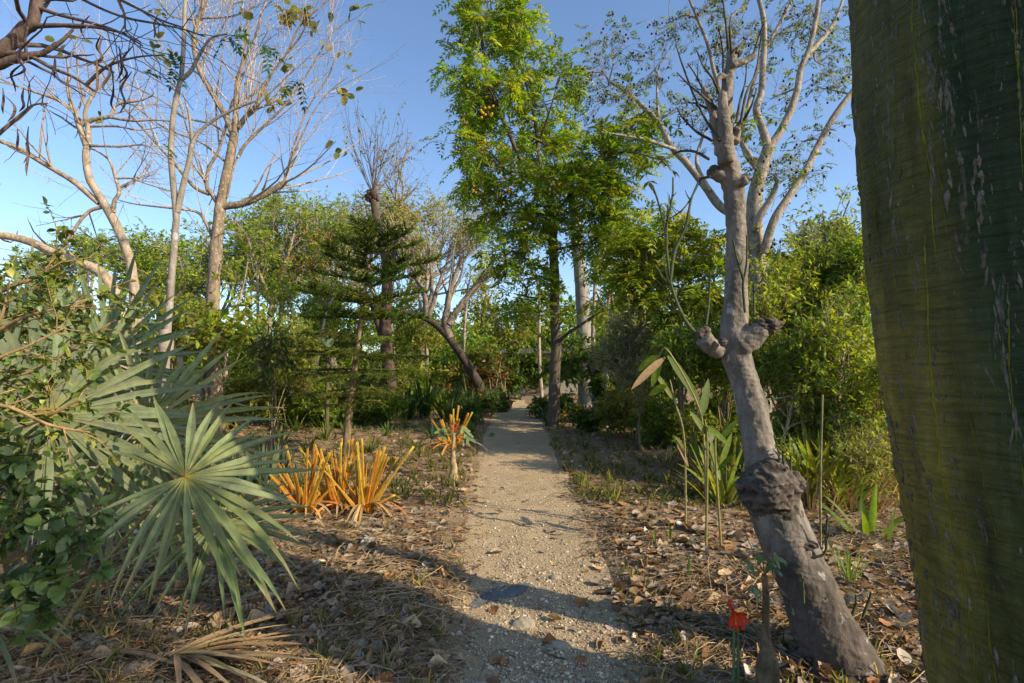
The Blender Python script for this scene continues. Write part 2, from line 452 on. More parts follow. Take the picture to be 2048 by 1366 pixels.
so = bpy.data.objects.new('sun', sl); C.objects.link(so)
so.rotation_euler = Vector((math.sin(SUN_AZ) * math.cos(SUN_EL), math.cos(SUN_AZ) * math.cos(SUN_EL), math.sin(SUN_EL))).to_track_quat('Z', 'Y').to_euler()
so.location = (12, -4, 9)
sc.view_settings.view_transform = 'Standard'; sc.view_settings.look = 'None'; sc.view_settings.exposure = 0.72
sc.cycles.max_bounces = 5; sc.cycles.diffuse_bounces = 3; sc.cycles.transmission_bounces = 3; sc.cycles.glossy_bounces = 1
sc.cycles.use_denoising = True; sc.cycles.caustics_reflective = False; sc.cycles.caustics_refractive = False
sc.cycles.sample_clamp_indirect = 4
try: sc.cycles.denoiser = 'OPENIMAGEDENOISE'; sc.cycles.denoising_input_passes = 'RGB_ALBEDO_NORMAL'; sc.cycles.denoising_prefilter = 'FAST'
except Exception: pass

# ------------------------------------------------------------------ ground and path
def sheet(name, X, Y, Z, mat, kind='structure'):
    nr, nc = X.shape
    i, j = np.meshgrid(np.arange(nr - 1), np.arange(nc - 1), indexing='ij')
    a = i * nc + j
    mb = MB(); mb.add(np.stack([X, Y, Z], -1).reshape(-1, 3), np.stack([a, a + 1, a + nc + 1, a + nc], -1).reshape(-1, 4), (.3, .24, .18))
    return tag(mb.build(name, mat), kind=kind)
xs = np.concatenate([-np.geomspace(400, 30, 14), np.arange(-29, -6, .4), np.arange(-6, 6, .04), np.arange(6, 29, .4), np.geomspace(30, 400, 14)])
ys = np.concatenate([-np.geomspace(60, 3, 8), np.arange(-2.5, 1.6, .3), np.arange(1.6, 11, .035), np.arange(11, 34, .2), np.geomspace(34, 600, 16)])
X, Y = np.meshgrid(xs, ys)
ground = sheet('ground', X, Y, gz(X, Y) - .035 * np.clip((.95 - on_path(X, Y)) / .15, 0, 1) * (Y > -1.5) * (Y < 23), soil_mat('soil', (.23, .16, .09), (.32, .235, .14), (.12, .085, .05)))
vv = np.arange(-1., 22.5, .04); uu = np.linspace(-1, 1, 33)
U, Vy = np.meshgrid(uu, vv)
wv = path_w(Vy) * (1 + .15 * vn(Vy, 0 * Vy + np.sign(U) * 7, 1.3, 8) * np.abs(U) + .05 * vn(Vy, U, 5., 9))
PX = path_c(Vy) + U * wv
path = sheet('path', PX, Vy, gz(PX, Vy) + .004 - .012 * np.clip((np.abs(U) - .9) / .1, 0, 1), soil_mat('gravel', (.47, .365, .225), (.375, .295, .18), (.52, .42, .28), .7, 2.2, 70.))

def img_scatter(n, dmin, dmax, spread=1.12, power=1.2, rng=RS):
    """ground points, denser near the viewer"""
    u = rng.uniform(0, 1, n)
    y = (dmin ** -power + u * (dmax ** -power - dmin ** -power)) ** (-1 / power)
    x = rng.uniform(-spread, spread, n) * (y + .4)
    return x, y
# pebbles on the path
t_ = (1 + 5 ** .5) / 2
ICO = nrm(A3([-1, t_, 0], [1, t_, 0], [-1, -t_, 0], [1, -t_, 0], [0, -1, t_], [0, 1, t_], [0, -1, -t_], [0, 1, -t_], [t_, 0, -1], [t_, 0, 1], [-t_, 0, -1], [-t_, 0, 1]))
ICF = np.array([[0, 11, 5], [0, 5, 1], [0, 1, 7], [0, 7, 10], [0, 10, 11], [1, 5, 9], [5, 11, 4], [11, 10, 2], [10, 7, 6], [7, 1, 8], [3, 9, 4], [3, 4, 2], [3, 2, 6], [3, 6, 8], [3, 8, 9], [4, 9, 5], [2, 4, 11], [6, 2, 10], [8, 6, 7], [9, 8, 1]])
def stones(mb, x, y, size, pal, rng=RS):
    N = len(x); s = size[:, None, None] * rng.uniform(.6, 1.3, (N, 1, 3)) * A3(1, 1, .65)
    jit = 1 + .22 * rng.normal(size=(N, 12, 1))
    a = rng.uniform(0, 6.28, N); ca, sa = np.cos(a), np.sin(a)
    V = ICO[None] * s * jit
    V = np.stack([V[..., 0] * ca[:, None] - V[..., 1] * sa[:, None], V[..., 0] * sa[:, None] + V[..., 1] * ca[:, None], V[..., 2]], -1)
    V = V + np.stack([x, y, gz(x, y) + .006 + size * .12], -1)[:, None]
    mb.add(V.reshape(-1, 3), (ICF[None] + (np.arange(N) * 12)[:, None, None]).reshape(-1, 3), np.repeat(tints(pal, N, .2, rng), 12, 0))
GRAVEL = [(.46, .37, .235), (.38, .31, .2), (.53, .45, .32), (.3, .25, .175), (.45, .39, .3)]
n = 16000
y = (2. ** -1.6 + RS.uniform(0, 1, n) * (9. ** -1.6 - 2. ** -1.6)) ** (-1 / 1.6)
x = path_c(y) + np.clip(RS.normal(size=n) * .62, -1.25, 1.25) * path_w(y)
mb = MB(); stones(mb, x, y, np.clip(.0028 + .0021 * RS.exponential(size=n), .0028, .02), GRAVEL)
tag(mb.build('gravel', M['dirt'], smooth=False), 'loose tan gravel and small pebbles covering the footpath', 'gravel', kind='stuff')

# leaf litter: curled dead leaves lying over each other
def litter_template(seed):
    r = np.random.default_rng(seed); V = []; Fc = []
    st = [(0, .03), (.07, .2), (.2, .38), (.38, .5), (.58, .5), (.76, .38), (.9, .2), (1, .02)]
    curl = r.uniform(-.2, .7) if seed % 4 else r.uniform(.5, 1.2); bend = r.uniform(-.5, .5); fold = r.uniform(-.1, .3)
    for i, (t, wd) in enumerate(st):
        for q in (-1, -.5, 0, .5, 1):
            wx = wd * q * (1 + .13 * r.normal() * (abs(q) == 1))
            V.append([wx * (1 - .28 * abs(curl) * abs(q)), t - .5, curl * wx * wx * 1.3 + bend * (t - .5) ** 2 + fold * abs(wx) + .03 * r.normal()])
    for i in range(len(st) - 1):
        for j in range(4):
            a = i * 5 + j; Fc.append([a, a + 1, a + 6, a + 5])
    V = np.array(V); V[:, 2] *= .7; V[:, 2] -= V[:, 2].min()
    return V, np.array(Fc)
LIT = [litter_template(k) for k in range(14)]
LITPAL = [(.285, .235, .18), (.235, .19, .145), (.36, .265, .16), (.34, .215, .105), (.2, .115, .058), (.135, .08, .046), (.3, .14, .06), (.40, .345, .275), (.255, .165, .098)]
LITW = [.19, .15, .17, .15, .1, .08, .04, .05, .07]
def litter(mb, x, y, size, z=None, pal=LITPAL, wts=LITW, tilt=.22, rng=RS):
    N = len(x); k = rng.integers(0, len(LIT), N)
    zz = (gz(x, y) + .004 + rng.uniform(0, .02, N)) if z is None else z
    for q in range(len(LIT)):
        m = k == q; c = m.sum()
        if not c: continue
        a = rng.uniform(0, 6.28, c)
        d = np.stack([np.cos(a), np.sin(a), tilt * .5 * rng.normal(size=c)], -1)
        nor = A3(0, 0, 1) + tilt * rng.normal(size=(c, 3))
        put(mb, LIT[q], np.stack([x[m], y[m], zz[m]], -1), d, nor, size[m], rng.uniform(.4, .9, c), tints(pal, c, .22, rng, wts, .02))
x, y = img_scatter(74000, 2.0, 20, 1.15, .6)
u = on_path(x, y); patch = vn(x, y, .9, 21) + .5 * vn(x, y, 2.7, 22)
keep = RS.uniform(0, 1, len(x)) < np.where(u < .68, .02, np.where(u < 1.3, .8 * (u - .68) + .05, .68 + .42 * patch))
x, y, patch = x[keep], y[keep], patch[keep]
bxy = G(1665, 1335); rx = bxy[0] + RS.normal(size=420) * .3; ry = bxy[1] + RS.normal(size=420) * .22
x, y, patch = np.concatenate([x, rx]), np.concatenate([y, ry]), np.concatenate([patch, np.full(420, 1.)])
size = np.where(RS.uniform(0, 1, len(x)) < .16, RS.uniform(.06, .125, len(x)), RS.lognormal(-3.35, .4, len(x))).clip(.014, .14) * (1 + .03 * y)
zz = gz(x, y) + .003 + RS.uniform(0, 1, len(x)) ** 2 * (.012 + .03 * np.clip(patch, 0, 1))
mb = MB(); near = y < 6.5; litter(mb, x[near], y[near], size[near], zz[near])
fr = ~near; N_ = fr.sum(); a_ = RS.uniform(0, 6.28, N_)
put(mb, TM['oval'], np.stack([x[fr], y[fr], zz[fr] + .01], -1), np.stack([np.cos(a_), np.sin(a_), .15 * RS.normal(size=N_)], -1), A3(0, 0, 1) + .35 * RS.normal(size=(N_, 3)), size[fr], RS.uniform(.4, .8, N_), tints(LITPAL, N_, .22, RS, LITW, .02))
x, y = img_scatter(26000, 2.0, 10, 1.15, .9); keep = RS.uniform(.62, .95, len(x)) < on_path(x, y)
x, y = x[keep], y[keep]; N_ = len(x); a_ = RS.uniform(0, 6.28, N_)
put(mb, TM['dia'], np.stack([x, y, gz(x, y) + .006], -1), np.stack([np.cos(a_), np.sin(a_), .1 * RS.normal(size=N_)], -1), A3(0, 0, 1) + .4 * RS.normal(size=(N_, 3)), RS.uniform(.012, .04, N_), RS.uniform(.2, .8, N_), tints(LITPAL, N_, .25, RS, [.08, .1, .18, .22, .16, .12, .06, .03, .05], .02))
tag(mb.build('leaf_litter', M['dead']), 'grey and brown dead leaves carpeting the ground beside the path', 'leaf litter', kind='stuff')

# straw, twigs and thin dry grass lying about
def straws(mb, x, y, L, wd, pal, lift=.05, rng=RS, rise=None):
    N = len(x); a = rng.uniform(0, 6.28, N); cur = rng.normal(size=N) * .5
    PP = []
    for t in (-.5, -.17, .17, .5):
        aa = a + cur * t
        px_, py_ = x + np.cos(aa) * L * t, y + np.sin(aa) * L * t
        zz = gz(px_, py_) + .008 + .03 * np.clip(vn(x, y, .9, 21) + .5 * vn(x, y, 2.7, 22), 0, 1) + lift * (.25 - t * t) * rng.uniform(.1, 1, N) * 1.6 * (L / .25)
        if rise is not None: zz = zz + rise * (t + .5) * L
        PP.append(np.stack([px_, py_, zz], -1))
    PP = np.stack(PP, 1); cc = tints(pal, N, .2, rng)
    b = Br(PP, wd, wd * .6)
    for c in range(3):
        m = rng.integers(0, 3, N) == c
        if m.any(): btubes(mb, Br(PP[m], wd[m], wd[m] * .6), 3, cc[m].mean(0), .3, rng)
x, y = img_scatter(30000, 2.0, 14, 1.1, .8); keep = (on_path(x, y) > RS.uniform(.66, .9, len(x))) & (vn(x, y, 1.3, 31) > -.45)
x, y = x[keep], y[keep]
mb = MB(); straws(mb, x, y, RS.uniform(.05, .42, len(x)), RS.uniform(.0012, .0034, len(x)), [(.5, .39, .22), (.42, .32, .19), (.3, .21, .13)], .1)
x, y = img_scatter(1800, 2.0, 12, 1.1, .8)
straws(mb, x, y, RS.uniform(.05, .2, len(x)), RS.uniform(.0015, .004, len(x)), [(.22, .15, .1), (.33, .25, .18)], .03)
tag(mb.build('dry_straw', M['dead']), 'tan straw and thin fallen twigs strewn over the leaf litter', 'straw', kind='stuff')
# short dry grass and seedlings standing in the litter
def tufts(mb, x, y, h, pal, nb=7, wd=.0028, lean=.5, rng=RS):
    N = len(x); i = np.repeat(np.arange(N), nb); M_ = len(i)
    bx, by = x[i] + rng.normal(size=M_) * .018, y[i] + rng.normal(size=M_) * .018
    p = np.stack([bx, by, gz(bx, by)], -1); d = nrm(A3(0, 0, 1) + lean * rng.normal(size=(M_, 3)) * A3(1, 1, .2))
    put(mb, TM['lance'], p, d, rng.normal(size=(M_, 3)) * A3(1, 1, .3), h[i] * rng.uniform(.6, 1.1, M_), wd * 2 / h[i], tints(pal, M_, .2, rng))
mb = MB()
x, y = img_scatter(1500, 2.2, 16, 1.05, .8); keep = (on_path(x, y) > .9) & (vn(x, y, .6, 41) > .1); x, y = x[keep], y[keep]
tufts(mb, x, y, RS.uniform(.04, .13, len(x)), [(.12, .16, .04), (.2, .2, .07), (.36, .29, .13), (.42, .33, .17)])
x, y = img_scatter(3200, 5.5, 19, 1.0, .3); keep = (on_path(x, y) > 1.0); x, y = x[keep], y[keep]
tufts(mb, x, y, RS.uniform(.05, .22, len(x)), [(.1, .15, .035), (.17, .18, .06), (.3, .25, .11)], 8, .004, .6)
tag(mb.build('grass', M['leaf']), 'sparse short dry grass and green seedlings standing in the leaf litter', 'grass', kind='stuff')
# ------------------------------------------------------------------ the big green trunk at the right
kz = np.array([-.1, .05, .4, .75, 1.1, 1.5, 2.0, 2.6, 3.3, 5., 7.])
kr = np.array([.48, .47, .462, .464, .475, .493, .51, .52, .52, .48, .36]) * .85
ka = np.radians(np.array([48.2, 47.9, 47.5, 47.0, 46.1, 45.3, 44.9, 44.5, 44.2, 44, 44]))
KD = 2.97 * .85
def kap_axis(z):
    a = np.interp(z, kz, ka); return KD * np.sin(a), KD * np.cos(a)
def kap_r(th, z):
    th, z = np.asarray(th, float), np.asarray(z, float)
    r = np.interp(z, kz, kr)
    r = r + .014 * np.sin(3 * th + z * .7) + .010 * vn(th * 2.2, z, 1.6, 51) + .006 * vn(th * 5, z * 1.4, 3.1, 52)
    wr = vn(th * .9 + .25 * np.sin(z * 2.1), z + .10 * np.sin(th * 2 + z) + .05 * th, 17., 53) + .6 * vn(th * 1.5, z + .08 * np.sin(th * 3), 38., 54)
    r = r + (.0042 + .003 * vn(th, z, 1.7, 55)) * wr
    return r
def kap_pt(th, z, off=0.):
    ax, ay = kap_axis(z); r = kap_r(th, z) + off
    return np.stack([ax + r * np.cos(th), ay + r * np.sin(th), np.asarray(z, float) + 0 * r], -1)
kp = thing('smooth_green_tree', 'massive smooth green trunk with grey scabs and yellow growth lines at the right edge', 'tree', (KD * math.sin(ka[1]), KD * math.cos(ka[1]), 0))
zz = np.concatenate([np.arange(-.1, 3.6, .0085), np.arange(3.6, 7.01, .1)]); th = np.linspace(0, 2 * math.pi, 301)[:-1]
TH, ZZ = np.meshgrid(th, zz); V = kap_pt(TH, ZZ)
i, j = np.meshgrid(np.arange(len(zz) - 1), np.arange(300), indexing='ij'); j2 = (j + 1) % 300
mb = MB()
# olive on one side of the bole, deep green on the other
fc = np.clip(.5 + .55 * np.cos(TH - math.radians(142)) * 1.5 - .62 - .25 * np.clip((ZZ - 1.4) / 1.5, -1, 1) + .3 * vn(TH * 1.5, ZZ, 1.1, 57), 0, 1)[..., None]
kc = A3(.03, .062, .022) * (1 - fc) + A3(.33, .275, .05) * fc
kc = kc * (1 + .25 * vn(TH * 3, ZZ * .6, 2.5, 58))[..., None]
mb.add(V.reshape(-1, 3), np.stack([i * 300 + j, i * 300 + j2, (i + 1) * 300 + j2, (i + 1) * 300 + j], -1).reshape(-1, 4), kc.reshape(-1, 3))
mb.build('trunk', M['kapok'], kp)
def strip(mb, th0, z0, L, wd, off, col, wob=.05, n=None, sides=5, lump=.5, flat=.5, slope=0.):
    n = n or max(6, int(L / .02))
    t = np.linspace(0, 1, n); z = z0 - L * t
    tt = th0 + slope * t + wob * np.cumsum(RS.normal(size=n)) * .35
    prof = np.clip(np.sin(math.pi * np.clip(t * .96 + .02, 0, 1)) ** .35, .2, 1) * (1 + .45 * RS.normal(size=n)).clip(.25, 2.2)
    tube(mb, kap_pt(tt, z, off), wd * prof, sides, col, n=n * 3, lump=lump, freq=45, seed=int(RS.integers(99)))
mb = MB()
for q in range(850):
    t0 = math.radians(RS.uniform(143, 262)); z0 = RS.uniform(.15, 3.5)
    if RS.uniform() > .55 + .4 * float(vn(t0 * 2.4, z0, .9, 60)): continue
    big = RS.uniform() < .2
    g = RS.uniform(.5, 1.15)
    zc = z0
    for _ in range(RS.integers(3, 8) if big else RS.integers(1, 4)):
        L_ = RS.uniform(.02, .09)
        strip(mb, t0 + RS.normal() * .012, zc, L_, RS.uniform(.0022, .005) if big else RS.uniform(.0012, .003), -.0016, A3(.2, .185, .15) * g * RS.uniform(.8, 1.2), .004, lump=1.1, slope=RS.normal() * .3 * L_)
        zc -= L_ * RS.uniform(.6, 1.3)
for t0, z0, L, s in ((206, 3.3, 1.0, .05), (203, 2.75, .75, -.08), (222, 3.4, .5, .2), (214, 2.2, 1.3, .12), (228, 1.6, .9, .08)):
    for _ in range(int(24 * L)):
        f_ = RS.uniform(0, 1); strip(mb, math.radians(t0) + s * f_ + RS.normal() * .014, z0 - L * f_, RS.uniform(.06, .2), RS.uniform(.002, .0045), -.0018, A3(.19, .175, .145) * RS.uniform(.7, 1.25), .004, lump=.8, slope=RS.normal() * .03)
tag(mb.build('bark_scab', M['scab'], kp), kind='stuff')
mb = MB()
for q in range(22):
    strip(mb, math.radians(RS.uniform(150, 260)), RS.uniform(1., 3.6), RS.uniform(.3, 1.3), RS.uniform(.0012, .0024), .0002, A3(.36, .36, .035) * RS.uniform(.5, 1.), .006, lump=.2, slope=RS.normal() * .06)
tag(mb.build('growth_line', M['leaf'], kp), kind='stuff')
mb = MB()
top = kap_pt(0., 7.)[:1] if False else A3(*kap_axis(7.), 6.9)
lb = limbs(mb, [([top, top + A3(.5, .6, 1.2), top + A3(1.4, 1.2, 2.4)], .2, .06), ([top, top + A3(-.5, .2, 1.3), top + A3(-1.2, .3, 2.8)], .18, .06), ([top, top + A3(.4, -.6, 1.4), top + A3(.9, -1.6, 2.6)], .18, .05), ([top - A3(0, 0, .2), top + A3(0, 0, 1.6), top + A3(.1, .1, 3)], .25, .07)], 10, (.1, .11, .07))
btubes(mb, spawn(lb, 6, (.4, 1), (.35, .6)), 5, (.12, .11, .08))
mb.build('limb', M['bark'], kp)

# ------------------------------------------------------------------ the leaning grey tree with burls
gb = G(1665, 1335)
gt = thing('leaning_grey_tree', 'leaning smooth grey trunk with knobbly burls and lichen spots beside the massive green trunk', 'tree', onground(gb))
GR = (.215, .195, .18)
def gp(x0, x1, y, d): # centre and radius from the two edges in the picture
    return np.append(P((x0 + x1) / 2, y, d), (x1 - x0) / 2 / F * d * .82)
tr = np.array([gp(1625, 1800, 1372, 2.62), gp(1608, 1760, 1320, 2.66), gp(1580, 1728, 1270, 2.7), gp(1568, 1702, 1225, 2.74), gp(1551, 1676, 1171, 2.78), gp(1528, 1648, 1114, 2.82), gp(1500, 1620, 1045, 2.86), gp(1482, 1598, 985, 2.88), gp(1484, 1572, 930, 2.9), gp(1479, 1552, 880, 2.92), gp(1468, 1537, 810, 2.95), gp(1452, 1517, 750, 2.97), gp(1438, 1507, 710, 2.98), gp(1436, 1502, 660, 3.), gp(1443, 1499, 600, 3.), gp(1448, 1499, 520, 3.), gp(1449, 1496, 450, 3.), gp(1443, 1492, 385, 3.), gp(1434, 1486, 345, 3.), gp(1430, 1470, 290, 3.), gp(1434, 1468, 220, 3.), gp(1444, 1470, 155, 3.02), gp(1450, 1476, 118, 3.02), gp(1452, 1476, 98, 3.02)])
mb = MB(); tube(mb, tr[:, :3], tr[:, 3], 40, GR, n=230, lump=.035, freq=9, colvar=.12)
for a, b, r0, r1, sd in (((1440, 705, 2.97), (1405, 675, 2.93), .05, .048, 1), ((1480, 690, 2.95), (1525, 655, 2.9), .075, .05, 2), ((1455, 350, 3.), (1420, 345, 2.98), .05, .03, 3), ((1465, 360, 2.97), (1493, 358, 2.93), .05, .035, 4)):
    p0, p1 = P(*a), P(*b); tube(mb, [p0, (p0 + p1) / 2 + A3(0, 0, -.01), p1], [r0, (r0 + r1) / 2, r1], 14, GR, n=16, lump=.15, freq=16, seed=sd)
# limbs of the head: bare stubs
for pts, r0, r1 in (([c3(545, 700, 3.), c3(530, 600, 2.98), c3(500, 470, 2.96), c3(468, 395, 2.95)], .03, .018), ([c3(575, 740, 2.93), c3(570, 620, 2.9), c3(562, 500, 2.9), c3(558, 425, 2.9)], .048, .026), ([c3(600, 300, 3.), c3(640, 285, 3.), c3(690, 262, 3.), c3(712, 240, 3.)], .026, .012), ([c3(612, 650, 3.02), c3(625, 590, 3.03), c3(650, 550, 3.05)], .03, .02), ([c3(560, 340, 3.), c3(540, 360, 2.99), c3(535, 400, 2.98)], .022, .016), ([c3(540, 330, 3.05), c3(532, 300, 3.05)], .012, .01)):
    tube(mb, pts, [r0, r1], 12, (.19, .18, .14), n=18, lump=.1, freq=14)
for k, (a, r) in enumerate(((-.3, .3), (2.9, .34), (3.7, .3))):   # low roots running under the litter
    e = A3(gb[0] + math.cos(a) * r, gb[1] + math.sin(a) * r * .9, 0); e[2] = float(gz(e[0], e[1])) - .02
    tube(mb, [tr[2, :3] + A3(0, 0, -.02), (tr[1, :3] + e) / 2 + A3(0, 0, .02), e], [.06, .04, .015], 12, GR, n=16, lump=.2, freq=14, seed=k)
tk = mb.build('trunk', M['greyt'], gt)
rm = tk.modifiers.new('fuse', 'REMESH'); rm.mode = 'VOXEL'; rm.voxel_size = .007; rm.use_smooth_shade = True
sm = tk.modifiers.new('soften', 'SMOOTH'); sm.iterations = 4; sm.factor = .6
tx = bpy.data.textures.new('bark_relief', 'CLOUDS'); tx.noise_scale = .04; tx.noise_depth = 5
dm = tk.modifiers.new('relief', 'DISPLACE'); dm.texture = tx; dm.strength = .016; dm.texture_coords = 'LOCAL'
for cc, r, sq in (((1405, 668, 2.93), .05, (1, 1, 1.1)), ((1535, 648, 2.9), .062, (1.15, 1, .8)), ((1447, 682, 2.88), .035, (1, .8, 1)), ((1488, 970, 2.86), .062, (1, .9, .8)), ((1583, 962, 2.84), .07, (1, .9, .9)), ((1617, 1088, 2.74), .055, (1.2, .8, .5)), ((1425, 345, 2.98), .035, (1, 1, 1.2)), ((1490, 356, 2.93), .032, (1, 1, 1)), ((1474, 104, 3.02), .03, (1, 1, .9)), ((1447, 192, 2.92), .022, (.9, .9, 1.7))):
    b = MB(); blob(b, P(*cc), r, (.13, .11, .095), int(r * 999), .42, 13, 60, 44, sq); v_ = b.V[0]; ce = P(*cc); rg = np.abs(n3(v_ * A3(1, 1, 1.6), 26, 7)) + .5 * np.abs(n3(v_, 55, 8)); b.V[0] = ce + (v_ - ce) * (1. - .3 * rg)[:, None]; b.T[0] = b.T[0] * (1.25 - .9 * rg.clip(0, 1))[:, None]; b.build('burl', M['burl'], gt)
# the big gnarled collar low on the trunk
b = MB(); kq = np.array([gp(1490, 1565, 918, 2.9), gp(1478, 1590, 940, 2.88), gp(1466, 1606, 965, 2.87), gp(1472, 1608, 990, 2.86), gp(1490, 1612, 1015, 2.86), gp(1505, 1618, 1040, 2.86)])
tube(b, kq[:, :3], kq[:, 3] * .97, 90, (.15, .132, .117), n=90, lump=.12, freq=12, cap=False, seed=4)
v_ = b.V[0]; rg = np.abs(n3(v_ * A3(1, 1, 1.5), 21, 7)) + .6 * np.abs(n3(v_, 48, 8)) + .25 * np.abs(n3(v_, 100, 9)); ax_ = np.repeat(v_.reshape(90, 90, 3).mean(1), 90, 0)
ed = np.sin(np.linspace(0, math.pi, 90)).repeat(90) ** .5
b.V[0] = ax_ + (v_ - ax_) * (.95 + ed * (.1 - .19 * rg))[:, None]; b.T[0] = b.T[0] * (1.15 - .8 * rg.clip(0, 1))[:, None]; b.build('burl', M['burl'], gt)
# green shoots from the burls
SH = (.075, .095, .05)
shoots = [[(1398, 672, 2.93), (1370, 640, 2.92), (1345, 580, 2.9), (1335, 520, 2.9), (1333, 470, 2.9), (1336, 410, 2.9)], [(1340, 560, 2.9), (1350, 500, 2.9), (1372, 450, 2.88), (1382, 400, 2.88), (1396, 365, 2.88)], [(1333, 470, 2.9), (1318, 410, 2.92), (1305, 370, 2.93)], [(1335, 440, 2.9), (1345, 390, 2.9), (1346, 355, 2.9)], [(1345, 580, 2.9), (1325, 555, 2.9), (1310, 530, 2.9)], [(1412, 650, 2.9), (1418, 600, 2.9), (1420, 540, 2.9)], [(1490, 625, 2.86), (1486, 570, 2.85), (1493, 530, 2.85), (1494, 470, 2.85)], [(1487, 560, 2.85), (1475, 520, 2.84), (1466, 480, 2.84)], [(1508, 630, 2.88), (1508, 570, 2.88)], [(1560, 960, 2.8), (1558, 910, 2.78), (1548, 870, 2.78)], [(1570, 965, 2.8), (1566, 910, 2.78), (1568, 875, 2.78)], [(1580, 960, 2.8), (1582, 905, 2.8)], [(1607, 1205, 2.62), (1605, 1165, 2.6), (1603, 1148, 2.6)], [(1700, 1240, 2.7), (1711, 1210, 2.7), (1712, 1190, 2.7)], [(1725, 1235, 2.72), (1738, 1200, 2.72), (1742, 1185, 2.72)], [(1625, 1115, 2.7), (1650, 1105, 2.68), (1653, 1060, 2.68), (1655, 1030, 2.68)]]
ends = []
def shoot(q, r0, r1, col):
    b = MB(); tube(b, q, [r0, r1], 7, col, lump=.13, freq=40, n=20); e = Br(resample(q, 6)[None], [r0], [r1])
    btubes(b, spawn(e, 2, (.3, .95), (.12, .3), (30, 60), 5, .12, (0, 0, .15), .7), 5, A3(*col)); b.build('shoot', M['twig'], gt)
for s in shoots:
    q = PL(*s); shoot(q, .011 if len(s) > 4 else .0075, .005, SH); continue; tube(mb, q, [.011 if len(s) > 4 else .0075, .005], 7, SH, lump=.12, freq=40); ends.append(q)
# dark upright shoots of the head
for s in ([(545, 640), (490, 560), (430, 440), (370, 280), (345, 200)], [(540, 500), (470, 440), (400, 380), (350, 330)], [(555, 560), (500, 470), (440, 350), (400, 290)], [(560, 480), (520, 370), (470, 300), (440, 230)], [(560, 420), (560, 250), (540, 120)], [(585, 270), (578, 150), (560, 0), (556, -60)], [(600, 260), (590, 130), (600, 60)], [(640, 560), (665, 430), (710, 330), (725, 230), (735, 150)], [(620, 560), (640, 450), (660, 380), (668, 300)], [(700, 250), (725, 160), (745, 110)], [(650, 555), (690, 480), (715, 400)], [(510, 640), (440, 600), (380, 540), (350, 490)], [(495, 725), (430, 690), (360, 690), (300, 720), (250, 720), (180, 700), (120, 690)], [(500, 805), (460, 815), (440, 850), (410, 910), (370, 960), (310, 1000)], [(548, 520), (430, 470), (370, 470)], [(620, 240), (660, 180), (700, 140)]):
    q = np.array([c3(a, b, 3.0 + .12 * math.sin(a)) for a, b in s]); shoot(q, .009, .0035, (.085, .08, .06))
LG = [(.13, .19, .02), (.1, .16, .02), (.18, .21, .03)]
q = np.array([P(1512, 228, 3.05), P(1500, 240, 3.03), P(1478, 245, 3.02), P(1516, 225, 3.1), P(1600 - 110, 238, 2.98)])
leaves_ = [(k, .16, .06) for k in q]
q = np.array([c3(a, b, 3.0) for a, b in ((225, 550), (200, 560), (215, 540), (180, 700), (150, 705), (60, 610), (40, 600), (20, 600), (90, 690), (190, 560), (240, 555), (210, 715), (170, 695), (130, 690), (30, 640), (70, 600))])
leaves_ += [(k, .2, .07) for k in q]
q = np.array([P(1555, 885, 2.78), P(1570, 880, 2.78), P(1548, 890, 2.75), P(1562, 875, 2.78)])
leaves_ += [(k, .1, .035) for k in q]
for q, l1, l2 in leaves_:
    mb = MB(); pinnate(mb, q[None], RS.normal(size=(1, 3)) * A3(1, .8, .25), l1, 5, l2, .38, LG, .42, stalk=.002); mb.build('leaf', M['leaf'], gt)

